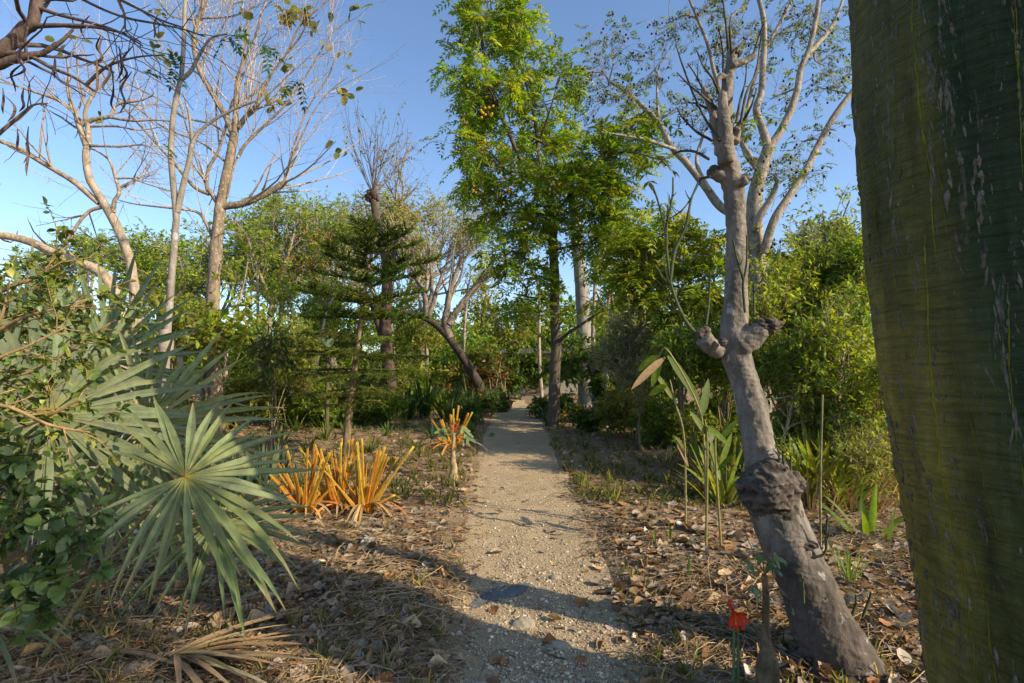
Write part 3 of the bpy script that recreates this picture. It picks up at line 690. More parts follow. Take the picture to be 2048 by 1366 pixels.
# ------------------------------------------------------------------ silver fan palm
PALM = A3(.155, .188, .105)
def fan(parent, px, py, d, R, face, updir, nseg=40, spread=300, droop=.12, col=PALM, heart=None, seed=0, split=.42, tilt=0., pet_from=None, core=None):
    """one frond: a pleated fan blade with free tips; 'face' is the way its upper side looks"""
    r = np.random.default_rng(seed); c = P(px, py, d); z = nrm(face); y = nrm(updir - z * np.dot(updir, z)); x = np.cross(y, z)
    da = math.radians(spread) / nseg; mb = MB()
    st = np.array([0, .08, .2, split, split + .13, .72, .87, 1.])
    for k in range(nseg):
        a = -math.radians(spread) / 2 + (k + .5) * da + .25 * da * r.normal()
        L = R * (1 - .24 * (abs(a) / (math.radians(spread) / 2)) ** 2) * r.uniform(.8, 1.06)
        dirv = math.cos(a) * y + math.sin(a) * x; sd = -math.sin(a) * y + math.cos(a) * x
        dr = droop * r.uniform(.5, 1.6) + (r.uniform(.2, .5) if r.uniform() < .16 else 0); lift = .1 * r.normal(); kink = r.normal() * .05; V = []; cs = []
        cv = col * (1 + .1 * r.normal()) * np.array([1 + .05 * r.normal(), 1, 1 + .08 * r.normal()])
        wmax = split * L * math.tan(da / 2) * .86
        yel = A3(.55, .40, .04) if core is None else core
        for t in st:
            hw = (t * L * math.tan(da / 2) * (1.04 - .18 * t / split) if t <= split else wmax * (1 - ((t - split) / (1 - split)) ** 1.5) + .0006)
            p = c + dirv * L * t + sd * kink * L * t * t + z * (lift * L * max(0, t - split) + .02 * R * t) + A3(0, 0, -1) * dr * L * t ** 3
            pl = (.38 if t <= split else .30) * hw + .0006
            ct = cv * (1 - .55 * math.exp(-t * 18)) + yel * .55 * math.exp(-t * 18)
            V += [p - sd * hw + z * pl, p - z * pl, p + sd * hw + z * pl]; cs += [ct * .97, ct * 1.06, ct * .97]
        if r.uniform() < .55: cs[-3:] = [A3(.34, .26, .13)] * 3
        if r.uniform() < .2: cs[-6:-3] = [A3(.24, .21, .1)] * 3
        Fc = []
        for i in range(len(st) - 1):
            for j in (0, 1):
                b = i * 3 + j; Fc.append([b, b + 1, b + 4, b + 3])
        mb.add(V, Fc, np.array(cs))
    fr = mb.build('frond', M['palm'], parent, smooth=False)
    b = MB(); h = np.array(heart if pet_from is None else pet_from, float); cc_ = c - z * .012
    mid = (h + cc_) / 2 + A3(0, 0, .05 + .08 * np.linalg.norm(h - cc_) * .4)
    tube(b, [h, mid, cc_], [.02, .012, .008], 8, (.24, .22, .1), n=14, flat=.6)
    b.build('petiole', M['leafw'], fr)
    return fr
hp = onground(P(-10, 1180, 3.35)); heart = hp + A3(0, 0, .28)
fp = thing('silver_fan_palm', 'silvery green fan palm with broad pleated fronds, at the left behind the leafy shrubs', 'palm', hp)
b = MB(); tube(b, [hp - A3(0, 0, .05), hp + A3(.02, 0, .15), hp + A3(.03, .02, .36)], [.13, .14, .09], 14, (.2, .15, .1), n=14, lump=.2, freq=14); b.build('trunk', M['burl'], fp)
cam0 = A3(0, 0, 1.5)
def tocam(px, py, d, *off): return nrm(cam0 - P(px, py, d)) + A3(*off)
fan(fp, 98, 830, 2.9, 1.05, tocam(98, 830, 2.9, .15, .3, .25), A3(.75, 0, .8), 44, 330, .06, heart=heart, seed=1)
fan(fp, 288, 853, 3.5, 1.0, tocam(288, 853, 3.5, .15, 0, .25), A3(.9, 0, .55), 42, 320, .10, heart=heart, seed=2, col=PALM * A3(1.15, 1.1, .85))
fan(fp, 370, 953, 2.72, .69, tocam(370, 953, 2.72, .1, .1, .85), A3(.88, 0, .5), 29, 318, .06, heart=heart, seed=3, col=PALM * A3(1.05, 1.08, .85), pet_from=onground(P(90, 1290, 2.6)) + A3(0, 0, .05))
fan(fp, 432, 1044, 2.9, .56, tocam(432, 1044, 2.95, .25, -.2, .9), A3(.6, -.1, -.25), 30, 310, .14, heart=heart, seed=4, col=PALM * A3(.92, 1, .75))
fan(fp, 84, 912, 3.35, .62, tocam(84, 912, 3.35, .2, 0, .3), A3(.3, 0, -.6), 32, 330, .08, heart=heart, seed=5)
fan(fp, 20, 770, 3.3, .95, tocam(20, 770, 3.3, .5, .2, 0), A3(-.1, 0, 1), 40, 300, .03, heart=heart, seed=6, col=PALM * A3(.8, .92, .95))
fan(fp, 200, 935, 3.9, .85, tocam(200, 935, 3.9, .3, 0, .5), A3(1, .2, .1), 34, 300, .16, heart=heart, seed=7, col=PALM * A3(.9, 1, .8))
fan(fp, -60, 1215, 2.45, .45, A3(.3, -.4, 1), A3(1, -.1, .25), 26, 260, .12, heart=heart, seed=8)
fan(fp, 210, 720, 3.75, .9, tocam(210, 720, 3.75, .3, .2, 0), A3(.5, 0, 1), 34, 280, .05, heart=heart, seed=9, col=PALM * A3(.82, .95, .9))

# dead fan frond lying on the litter, bottom edge
p = onground(P(560, 1310, 2.6))
df = thing('fallen_palm_frond', 'dry brown palm frond lying on the litter at the bottom edge', 'palm frond', p)
mb = MB(); o = p + A3(-.5, 0, .05)
for k in range(30):
    a = math.radians(-62 + 4.2 * k + 3 * RS.normal())
    s0 = o + A3(RS.normal() * .015, RS.normal() * .015, .005 + .05 * RS.uniform())
    strap(mb, s0, A3(math.cos(a), math.sin(a) * .6, .22 * RS.uniform(.2, 1.1)), RS.uniform(.35, .72), .014, tints([(.30, .21, .11), (.22, .15, .08), (.4, .3, .17)], 1)[0], .34, 9, .5)
mb.build('blade', M['dead'], df)
b = MB(); tube(b, [o + A3(-.55, .12, .0), o + A3(-.25, .05, .03), o], [.012, .012, .01], 7, (.28, .2, .11), n=10); b.build('petiole', M['dead'], df)

# ------------------------------------------------------------------ shrubs at the left edge
def shrub_px(name, label, base, stems, msh, mleaf, nt_, nl, lsize, lw, pal, kind='oval', col=(.2, .15, .09), twl=(.12, .3), trop=(0, 0, .06), r0=.009, cat='shrub', along=.5, droop=.2):
    o = thing(name, label, cat, onground(base)); mb = MB()
    lb = limbs(mb, [(np.vstack([onground(base)[None] + RS.normal(size=(1, 3)) * .04 * A3(1, 1, 0), s]) if st0 else s, r0, r0 * .35) for s, st0 in stems], 7, col, .08, 30)
    t1 = spawn(lb, nt_, (.3, 1), ang=(25, 65), n=5, wander=.16, trop=trop, rr=.55, lens=twl, rmin=.0018)
    t2 = spawn(t1, 2, (.3, .95), ang=(30, 60), n=4, wander=.15, trop=trop, rr=.6, lens=(twl[0] * .4, twl[1] * .45), rmin=.0014)
    btubes(mb, t1, 5, col); btubes(mb, t2, 4, A3(*col) * .9)
    mb.build('stem', M[msh], o)
    lm = MB(); leafy(lm, t1, nl, lsize, lw, pal, kind, along=along, droop=droop); leafy(lm, t2, nl, lsize, lw, pal, kind, along=along, droop=droop)
    lm.build('leaf', M[mleaf], o)
    return o
SHP = [(.12, .18, .035), (.095, .15, .032), (.18, .23, .042), (.06, .105, .025), (.22, .25, .045)]
E = lambda *q: (PL(*q), True)
shrub_px('leafy_shrub', 'olive leaved shrub with tan twigs reaching in from the left edge', P(-330, 1300, 1.7),
  [E((-200, 900, 1.75), (-40, 740, 1.75), (60, 690, 1.78), (130, 655, 1.8)), E((-180, 850, 1.9), (-30, 770, 1.9), (80, 735, 1.92), (230, 640, 2.0)), E((-150, 800, 1.8), (0, 660, 1.8), (100, 620, 1.8), (190, 610, 1.85)), E((-150, 760, 1.9), (-20, 600, 1.9), (60, 560, 1.9), (130, 520, 1.9)), E((-150, 900, 1.7), (-20, 810, 1.7), (100, 850, 1.75), (180, 865, 1.78)), E((-160, 950, 1.75), (-40, 880, 1.75), (60, 850, 1.8), (160, 800, 1.8)), E((-180, 850, 1.85), (-60, 720, 1.85), (0, 640, 1.85), (20, 560, 1.9))],
  'twig', 'leafw', 11, 8, (.02, .04), .56, SHP, 'oval', (.3, .2, .1), (.1, .24))
shrub_px('round_leaf_shrub', 'low dark green shrub with rounded glossy leaves in the lower left corner', P(-150, 1366, 1.75),
  [E((-100, 1150, 1.75), (-20, 1000, 1.75), (40, 930, 1.75), (60, 880, 1.75)), E((-80, 1150, 1.75), (20, 1060, 1.75), (90, 1010, 1.78), (170, 1040, 1.8)), E((-70, 1180, 1.8), (30, 1120, 1.8), (110, 1080, 1.8), (180, 1075, 1.85)), E((-60, 1200, 1.7), (30, 1180, 1.7), (90, 1150, 1.72), (140, 1130, 1.75)), E((-60, 1200, 1.75), (-10, 1100, 1.75), (20, 1050, 1.75), (40, 990, 1.75)), E((-90, 1080, 1.65), (-30, 960, 1.65), (10, 900, 1.65), (20, 850, 1.65)), E((-70, 1230, 1.7), (0, 1230, 1.7), (60, 1210, 1.7), (110, 1180, 1.72))],
  'twig', 'leafw', 7, 5, (.034, .058), .62, [(.085, .14, .04), (.06, .11, .035), (.11, .17, .05), (.045, .08, .03)], 'round', (.14, .13, .06), (.06, .14))

# ------------------------------------------------------------------ cut orange stalk plants
OR = [(.55, .25, .025), (.5, .2, .02), (.58, .33, .04), (.42, .15, .02), (.52, .3, .03), (.48, .17, .02)]
def cut_plant(name, label, px, py, stalks, sc_=1., dead=12, group='cut back plants with orange stalks'):
    p = G(px, py); d = p[1]; o = thing(name, label, 'plant', p, group)
    x0_, y0_ = px, py
    ext = [(px + RS.normal() * 48 / sc_, py - RS.uniform(60, 150) / sc_, RS.uniform(.45, .85)) for _ in range(10)]
    for sx, sy, wd in list(stalks) + ext:      # tip of every stalk
        e = P(sx, sy, d + RS.uniform(-.12, .12)); s = p + A3((e[0] - p[0]) * .12, (e[1] - p[1]) * .2 + RS.uniform(-.03, .03), .02)
        b = MB(); L = np.linalg.norm(e - s); col = tints(OR, 1, .1)[0]
        strap(b, s, e - s + A3(0, 0, .06 * L), L, .03 * wd * sc_, col, .12, 9, .75, lambda t: (1.25 - 1.15 * min(t / .5, 1) + .32) * .9 if t < .5 else .38 - .05 * t, up=nrm(e - s) * .2 + A3(0, -1, .3), col2=A3(*col) * A3(.92, 1.12, 1.2))
        m_ = b.build('cut_stalk', M['stalk'], o)
        sm = m_.modifiers.new('thick', 'SOLIDIFY'); sm.thickness = .006 * sc_
    b = MB()
    for k in range(dead):
        a = RS.uniform(0, 6.28); s = p + A3(math.cos(a) * .05, math.sin(a) * .05, .07)
        strap(b, s, A3(math.cos(a), math.sin(a), RS.uniform(.1, .7)), RS.uniform(.3, .6) * sc_, .013 * sc_, tints([(.46, .29, .11), (.4, .3, .17), (.3, .17, .07), (.5, .22, .05)], 1)[0], 1.5, 10, .3, twist=RS.normal() * .8)
    if dead: b.build('dry_leaf', M['dead'], o)
    return o
cut_plant('cut_stalk_plant', 'orange stalk cluster in the middle, tallest of the cut plants beside the fan palm', 678, 1022, [(597, 893, .9), (662, 900, 1), (640, 905, .9), (682, 885, .7), (698, 880, .9), (692, 945, 1.5), (720, 960, .7), (705, 905, .8), (655, 930, 1.1), (672, 965, 1.3), (635, 960, .8), (690, 925, .9), (610, 960, .9), (648, 985, 1.2), (715, 990, 1)], dead=22)
cut_plant('cut_stalk_plant', 'orange cut stalks spreading to the right, nearest the gravel path of the front three clusters', 728, 1026, [(703, 880, 1), (712, 885, .8), (770, 893, 1), (772, 908, 1.2), (828, 893, .8), (732, 925, .8), (755, 900, .7), (715, 910, .9), (740, 970, 1.3), (760, 985, 1), (725, 960, 1.5), (790, 990, .7), (700, 940, .9)], dead=26)
cut_plant('cut_stalk_plant', 'orange cut stalks partly hidden by the tip of the front palm frond', 612, 1030, [(555, 925, .8), (563, 928, 1), (590, 945, .8), (635, 900, 1), (660, 905, 1.1), (622, 960, 1.2), (600, 975, 1.4), (580, 985, 1), (640, 985, .8)], dead=18)
cut_plant('cut_stalk_plant', 'small orange cut plant behind the red flowered stem left of the path', 905, 902, [(862, 838, .7), (880, 840, .8), (893, 845, .7), (903, 830, .6), (915, 842, .6), (937, 826, .8), (945, 824, .7), (891, 872, 1.6), (905, 868, 1.5), (918, 876, 1.4), (930, 870, 1.2), (885, 880, 1.2), (875, 875, .9), (925, 850, .6), (908, 836, .5)], 1.5, dead=22)

# ------------------------------------------------------------------ small things on the ground
def twig_plant(name, label, pts, r, col, mat='twig', cat='plant'):
    o = thing(name, label, cat, onground(pts[0])); b = MB(); q = np.array(pts, float); q[0] = onground(q[0]) - A3(0, 0, .02)
    tube(b, q, r, 12, col, n=30, lump=.13, freq=25); b.build('stem', M[mat], o); return o
def lobed(mb, p, nor, d, s, col):
    """one broad lobed leaf"""
    z = nrm(nor); y = nrm(d - z * np.dot(d, z)); x = np.cross(y, z); V = [p]; n = 22
    for k in range(n):
        a = -2.6 + 5.2 * k / (n - 1); r = s * (.72 + .3 * math.cos(a * 5 / 1.05)) * (1 - .12 * abs(a)); r *= (1 + .06 * RS.normal())
        V.append(p + y * (r * math.cos(a) + .15 * s) + x * r * math.sin(a) + z * (.12 * s * math.cos(3 * a)) - A3(0, 0, .3 * r * r / s))
    mb.add(V, [[0, k + 1, k + 2] for k in range(n - 1)][::1], col)
fpnt = twig_plant('caudex_plant', 'knobbly upright stem topped with green lobed leaves, before the base of the leaning trunk', [P(1534, 1362, 2.36), P(1535, 1335, 2.38), P(1534, 1300, 2.4), P(1531, 1260, 2.42), P(1532, 1200, 2.43), P(1529, 1150, 2.43)], [.05, .048, .03, .018, .016, .013], (.17, .125, .075), 'burl')
b = MB()
for x, y, s, dx, dz in ((1502, 1128, .045, -.8, -.4), (1548, 1115, .05, .6, .1), (1545, 1135, .042, .8, -.5), (1508, 1172, .052, -.4, -1), (1525, 1118, .04, -.2, .4), (1535, 1125, .045, .3, -.3)):
    b = MB(); q = P(x, y, 2.4 + RS.uniform(-.05, .05)); lobed(b, q, A3(.2 + .3 * RS.normal(), -.8, .8), A3(dx, -.2, dz), s, tints([(.09, .15, .05), (.12, .17, .06)], 1)[0]); tube(b, [P(1529, 1150, 2.43), q], [.003, .002], 5, (.2, .16, .09)); b.build('leaf', M['leafw'], fpnt)
b = MB(); tube(b, [P(1528, 1145, 2.43), P(1510, 1110, 2.42), P(1492, 1070, 2.42)], [.003, .002], 5, (.14, .2, .06)); b.build('flower_stalk', M['leafw'], fpnt)
b = MB(); bb = RS.normal(size=(16, 3)); put(b, TM['oval'], P(1490, 1058, 2.42) + .02 * RS.normal(size=(16, 3)), bb, A3(0, 0, 1) + 0 * bb, .014, .6, tints([(.5, .05, .06), (.4, .1, .08)], 16)); b.build('flower', M['petal'], fpnt)

lb0 = onground(P(1469, 1333, 2.42)); li = thing('red_lily', 'single orange red lily on two thin green stems, low in the litter at right', 'flower', lb0)
for a, bq in (((1466, 1333), (1468, 1240)), ((1475, 1332), (1475, 1245))):
    b = MB(); tube(b, [onground(P(*a, 2.42)), P((a[0] + bq[0]) / 2 + 1, (a[1] + bq[1]) / 2, 2.42), P(*bq, 2.42)], [.0075, .006], 8, (.13, .2, .09), n=10); b.build('stem', M['leafw'], li)
fc = P(1470, 1228, 2.4)
for k in range(6):
    a = k / 6 * 6.28 + .3; b = MB()
    strap(b, fc, A3(math.cos(a) * .9, -.75 + .2 * math.sin(a * 2), math.sin(a) * .9 - .15), .072, .0125, (.68, .07, .015), 1.1, 8, .35, lambda t: .35 + .75 * math.sin(math.pi * min(1, t * .85 + .1)) if t < .95 else .08, up=A3(0, -1, .2), col2=(.62, .03, .012)); b.build('petal', M['petal'], li)
b = MB()
for k in range(5): tube(b, [fc, fc + A3(RS.normal() * .012, -.04, -.03)], [.0012, .001], 4, (.7, .45, .1))
b.build('stamen', M['petal'], li)
b = MB(); tube(b, [P(1468, 1240, 2.42), P(1464, 1215, 2.42), P(1456, 1205, 2.42), P(1465, 1198, 2.42)], [.006, .009, .007, .002], 8, (.55, .06, .03), n=10); b.build('bud', M['petal'], li)

rp = twig_plant('red_flower_stem', 'thin bare stem topped with pale leaves and a red flower, left of the path', [P(906, 957, 6.75), P(907, 935, 6.75), P(906, 900, 6.75), P(908, 868, 6.75)], [.075, .045, .028, .022], (.36, .27, .15))
b = MB()
for x, y, s, dx in ((885, 862, .11, -1), (893, 870, .09, -.6), (930, 862, .11, 1), (935, 872, .11, .9), (925, 855, .09, .6), (898, 856, .08, -.4), (928, 880, .09, .7)):
    b = MB(); lobed(b, P(x, y, 6.75 + RS.uniform(-.1, .1)), A3(.4, -.7, .9), A3(dx, -.2, -.4), s, tints([(.16, .2, .08), (.13, .18, .07)], 1)[0]); tube(b, [P(908, 868, 6.75), P(x, y, 6.75)], [.008, .005], 4, (.3, .3, .1)); b.build('leaf', M['leafw'], rp)
b = MB(); bb = RS.normal(size=(24, 3)); put(b, TM['oval'], P(908, 853, 6.75) + .035 * RS.normal(size=(24, 3)), bb, A3(0, 0, 1) + 0 * bb, .05, .6, tints([(.7, .12, .06), (.6, .2, .1)], 24)); b.build('flower', M['petal'], rp)

# torn dark mat scrap, stones, pod, log
p = G(1000, 1172); mb = MB()
ol = [(938, 1193), (942, 1200), (975, 1186), (1010, 1176), (1045, 1168), (1060, 1150), (1052, 1146), (1018, 1148), (985, 1158), (950, 1178)]
og = np.array([G(a, b) for a, b in ol]); og[:, 2] = gz(og[:, 0], og[:, 1]) + .009 + .006 * vn(og[:, 0], og[:, 1], 9, 3)
cen = og.mean(0); V = np.vstack([cen, og]); n = len(og)
low = V.copy(); low[:, 2] -= .012
mb.add(V, [[0, 1 + k, 1 + (k + 1) % n] for k in range(n)], (.12, .13, .132)); mb.add(low, [[0, 1 + (k + 1) % n, 1 + k] for k in range(n)], (.05, .06, .07))
mb.add(np.vstack([og, low[1:]]), [[k, n + k, n + (k + 1) % n, (k + 1) % n] for k in range(n)], (.06, .07, .08))
tag(mb.build('mat_scrap', M['dirt'], loc=p, smooth=False), 'torn flat scrap of blue grey mat lying on the gravel path', 'mat scrap')
for px, py, r, sq, lab in ((1048, 1222, .065, (1.2, .9, .55), 'largest pale stone set in the path below the mat scrap'), (1112, 1140, .04, (1.2, .8, .6), 'rounded grey stone right of the mat scrap on the path'), (955, 1350, .05, (1.2, .9, .6), 'stone at the very bottom of the path'), (1115, 1265, .05, (1.5, .8, .5), 'small tan stone in the lit strip near the bottom of the path')):
    q = G(px, py); b = MB(); blob(b, q + A3(0, 0, r * sq[2] * .1), r, (.3, .26, .19), px, .26, 22, 26, 16, sq); tag(b.build('stone', M['dirt'], loc=q), lab, 'stone', 'larger stones on the path')
q0, q1, q2, q3 = G(408, 1262), G(440, 1240), G(500, 1222), G(562, 1205); b = MB(); lift = A3(0, 0, .035)
pts = resample([q0 + A3(0, 0, .02), q1 + lift, q2 + lift, q3 + A3(0, 0, .02)], 60)
tube(b, pts, .026 * np.clip(np.sin(np.linspace(.25, 2.9, 60)) * 1.25, .2, 1) * (1 + .05 * np.sin(np.arange(60) * 1.6)), 12, (.3, .22, .13), n=120, flat=.55)
b.T[0] = b.T[0] * (1 - .55 * (np.sin(np.arange(120) / 120 * 2 * math.pi * 24) > .45))[:, None].repeat(12, 0).reshape(-1, 1)
tag(b.build('seed_pod', M['dead'], loc=q1), 'long ridged brown seed pod with dark bands lying in the litter below the fan palm', 'seed pod')
pts = [onground(P(1185, 828, 13)) + A3(0, 0, .1), onground(P(1225, 832, 12.6)) + A3(0, 0, .1), onground(P(1262, 838, 12.3)) + A3(0, 0, .09)]
b = MB(); tube(b, pts, [.13, .12, .09], 14, (.25, .2, .15), n=20, lump=.08, freq=8); tag(b.build('fallen_log', M['bark'], loc=pts[0]), 'fallen log lying on the shaded ground right of the path', 'log')
DL = [(858, 985, .17, 'large curled brown leaf lying left of the path near the red flowered stem', (.3, .22, .15)), (1345, 1010, .13, 'big pale curled leaf lying right of the path near the ginger stems', (.46, .36, .27)), (1362, 1052, .11, 'whitish rolled leaf lying left of the leaning grey trunk', (.5, .46, .42)), (735, 1085, .13, 'pale grey leaf lying in front of the orange cut stalks', (.47, .43, .38)), (1500, 1353, .13, 'whitish rolled leaf at the bottom edge below the red lily', (.5, .46, .42)), (770, 1352, .1, 'rust red leaf at the bottom edge left of the path', (.34, .12, .06)), (1380, 1275, .13, 'grey lobed leaf in the shade left of the red lily', (.4, .36, .33)), (880, 1165, .08, 'orange brown leaf on the left margin of the path below the orange plants', (.42, .2, .08)), (1440, 1172, .09, 'tan folded leaf lying below the leaning grey trunk, left of the knobbly stem', (.4, .24, .12)), (950, 1165 + 60, .05, 'small orange leaf on the path just below the mat scrap', (.45, .2, .06))]
for k, (px, py, s, lab, col) in enumerate(DL):
    q = G(px, py); b = MB(); a = RS.uniform(0, 6.28)
    put(b, LIT[k], (q + A3(0, 0, .02))[None], A3(math.cos(a), math.sin(a), .1)[None], A3(.2 * RS.normal(), -.25, 1)[None], s, .95, np.array([col]))
    ob = tag(b.build('fallen_leaf', M['dead'], loc=q), lab, 'leaf', 'large single fallen leaves'); sm = ob.modifiers.new('thick', 'SOLIDIFY'); sm.thickness = .002; sb_ = ob.modifiers.new('smooth', 'SUBSURF'); sb_.levels = 2; sb_.render_levels = 2
# ------------------------------------------------------------------ trees
def fill_blob(mb, lb, c, r, nsub, r0, col, lc=.12):
    """a limb from the nearest point of the tree to the clump, and branches from it through the clump's volume"""
    c = np.asarray(c, float); r = np.asarray(r, float)
    q = lb.P.reshape(-1, 3); dd = np.linalg.norm(q - c, axis=1) + 1.2 * np.maximum(0, q[:, 2] - c[2] + .25 * r[2])
    s = q[np.argmin(dd)]
    mid = (s + c) / 2 + RS.normal(size=3) * .08 * np.linalg.norm(c - s) + A3(0, 0, -.05 * np.linalg.norm(c - s))
    end = c + r * RS.uniform(-.3, .3, 3)
    pts = np.array([s, mid, end]); tube(mb, pts, [r0, r0 * .4], 7, col, n=10, lump=.06, freq=5, colvar=.1)
    b = Br(resample(pts, 8)[None], [r0], [r0 * .4])
    u = nrm(RS.normal(size=(nsub, 3))) * (RS.uniform(.15, 1, (nsub, 1)) ** .45); e = c + u * r
    st, _ = b.at(np.zeros(nsub, int), RS.uniform(.35, 1, nsub))
    L = np.linalg.norm(e - st, axis=1)[:, None]; nz = RS.normal(size=(nsub, 3)) * L * .14
    PP = np.stack([st + (e - st) * t + nz * math.sin(math.pi * t) + A3(0, 0, .06) * L * math.sin(math.pi * t) for t in (0, .25, .5, .75, 1)], 1)
    rr = np.maximum(r0 * .35, .006) * RS.uniform(.5, 1, nsub)
    return Br(PP, rr, rr * .3)
GREEN = [(.16, .245, .025), (.13, .22, .023), (.21, .28, .032), (.09, .16, .02)]
YGREEN = [(.27, .32, .035), (.21, .29, .03), (.16, .25, .028), (.32, .33, .05)]
OLIVE = [(.2, .225, .05), (.16, .195, .042), (.26, .25, .065)]
DARKG = [(.085, .145, .022), (.065, .12, .02), (.12, .18, .028)]
def tree(name, label, base, limb_specs, blobs, col=(.25, .2, .15), bark='bark', leaf='leaf', style='small', pal=GREEN, size=(.06, .1), wid=.45, nsub=14, ntw=4, nl=5, twl=(.3, .6), group=None, r_limb=.05, sides=9, twig=None, cat='tree', extra_limbs=True, twr=.004, trop=(0, 0, .02), lump=.07):
    o = thing(name, label, cat, base, group); tb = MB()
    lb = limbs(tb, limb_specs, sides, col, lump, 4) if limb_specs else None
    subs = []
    for bl in blobs:
        px, py, d, rx, ry, rd = bl[:6]; ns = int(nsub * (bl[6] if len(bl) > 6 else 1))
        subs.append(fill_blob(tb, lb, P(px, py, d), A3(rx / F * d, rd, ry / F * d), ns, r_limb, col))
    o['_'] = 0; del o['_']
    cm = MB(); tw = None
    if subs:
        sb = join(*subs); btubes(tb, sb, 4, col)
        tw = spawn(sb, ntw, (.25, 1), ang=(25, 70), n=4, wander=.14, trop=trop, rr=.5, lens=twl, rmin=twr)
        btubes(tb, tw, 3, twig or A3(*col) * .9)
        al = join(sb, tw)
        if style == 'pinnate':
            p, t = on_br(tw, nl, (.4, 1)); L = len(p)
            pinnate(cm, p, t * .6 + RS.normal(size=(L, 3)) * A3(.6, .6, .3) + A3(0, 0, -.1), RS.uniform(size[0], size[1], L), 5, size[1] * .38, .36, pal, .3)
        elif style == 'feather':
            p, t = on_br(tw, nl, (.2, 1)); L = len(p)
            d = nrm(t * .5 + RS.normal(size=(L, 3)) * A3(.7, .7, .25))
            put(cm, TM['dia'], p, d, A3(.25, -.25, .6) + RS.normal(size=(L, 3)) * .55, RS.uniform(size[0], size[1], L), wid, tints(pal, L, .2))
        elif style != 'none':
            leafy(cm, tw, nl, size, wid, pal, 'dia' if style == 'small' else style)
    tb.build('trunk', M[bark], o)
    if cm.n: cm.build('crown', M[leaf], o)
    return o, lb, tw
def R_(wpx, d): return wpx / F * d
def gb_(px, py, d): return onground(P(px, py, d))

# --- tall green tree right of the path's end
d = 12.5; base = gb_(1106, 850, d)
tl = [([base - A3(0, 0, .1), c5(1488, 1000, d), c5(1490, 900, d), c5(1500, 700, d), c5(1490, 500, d), c5(1490, 300, d), c5(1478, 100, d), c2(1385, 1250, d), c2(1378, 1120, d), c2(1350, 1060, d)], .15, .09),
      ([c2(1378, 1150, d), c2(1350, 1060, d), c2(1280, 980, d), c2(1210, 880, d - .1), c2(1130, 700, d - .3), c2(1040, 480, d - .5), c2(1000, 260, d - .5), c2(980, 80, d - .4), c2(985, -60, d - .4)], .085, .02),
      ([c2(1378, 1120, d), c2(1340, 1000, d), c2(1305, 850, d + .1), c2(1280, 640, d + .2), c2(1215, 470, d + .2), c2(1150, 300, d + .2), c2(1120, 80, d + .1)], .06, .015),
      ([c2(1280, 640, d), c2(1240, 480, d), c2(1200, 330, d), c2(1190, 260, d)], .03, .012),
      ([c2(1310, 760, d), c2(1360, 620, d - .5), c2(1400, 480, d - .8)], .03, .01),
      ([c2(1380, 1180, d), c2(1480, 1060, d - .5), c2(1560, 960, d - .9), c2(1620, 880, d - 1.)], .045, .015),
      ([c5(1500, 700, d), c5(1560, 640, d - .3), c5(1650, 580, d - .6), c5(1740, 520, d - .8), c5(1830, 490, d - .9)], .05, .014),
      ([c5(1500, 500, d), c5(1440, 440, d - .2), c5(1330, 420, d - .4), c5(1250, 400, d - .5)], .04, .012),
      ([c5(1490, 720, d), c5(1420, 660, d), c5(1330, 600, d), c5(1250, 560, d)], .035, .012),
      ([c5(1480, 150, d), c5(1600, 120, d - .5), c5(1740, 100, d - .8), c5(1930, 50, d - .9)], .035, .01),
      ([c5(1480, 330, d), c5(1400, 300, d - .6), c5(1300, 280, d - .9), c5(1200, 230, d - 1.)], .03, .01)]
tb_ = [(985, 20, d - .4, 75, 65, 1.), (945, 90, d - .5, 62, 70, 1.), (1040, 40, d, 45, 45, .7), (932, 190, d - .4, 45, 60, 1.), (985, 200, d - .6, 65, 75, 1.1, 1.2), (1050, 130, d, 42, 50, .8, .7), (930, 320, d - .4, 52, 60, 1.1, .9), (985, 330, d - .7, 70, 70, 1.2, 1.2), (1040, 290, d + .6, 60, 60, 1.), (1100, 210, d + 1, 50, 60, .9, .8), (1110, 300, d + .9, 50, 60, .9), (1000, 410, d - .3, 70, 45, 1.2), (1070, 390, d - .4, 55, 50, 1., .9), (1180, 380, d - .9, 62, 60, 1., 1.9), (1215, 330, d - .9, 45, 50, .8, 1.5), (1110, 440, d, 50, 40, .9, .6), (1140, 150, d - .3, 30, 25, .6, .5), (1010, 500, d - .9, 60, 30, .7, .7), (1060, 470, d - .8, 50, 30, .7, .6), (1190, 480, d - .8, 60, 40, .8, 1.), (1240, 450, d - .8, 40, 40, .8, .8), (1190, 590, d - .5, 75, 35, .8, .35), (1050, 560, d - .4, 55, 30, .7, .7), (1235, 540, d - .7, 60, 35, .7, .5), (1060, 630, d - .3, 50, 25, .6, .45), (1270, 300, d - 1., 40, 25, .6, .5), (1280, 240, d - 1., 30, 20, .5, .4)]
TT = tree('tall_tree', 'tallest green tree, slim trunk and dense feathery leaves, right of the path end', base, tl, tb_, (.125, .1, .078), 'bark', 'leaf', 'pinnate', [(.19, .29, .027), (.15, .26, .024), (.26, .33, .032), (.11, .19, .022), (.32, .35, .042)], (.22, .4), .36, 13, 4, 3, (.25, .6), None, .04, 12)
yb = MB()
for x, y in ((970, 222), (965, 295), (950, 372), (1018, 372), (1115, 383), (1010, 385)):
    yb = MB()
    for k in range(10): blob(yb, P(x, y, d - 1.2) + RS.normal(size=3) * .09 * A3(1, 1, 1.4), .03, (.62, .42, .03), k, .1, 5, 6, 5)
    yb.build('flower_cluster', M['petal'], TT[0])

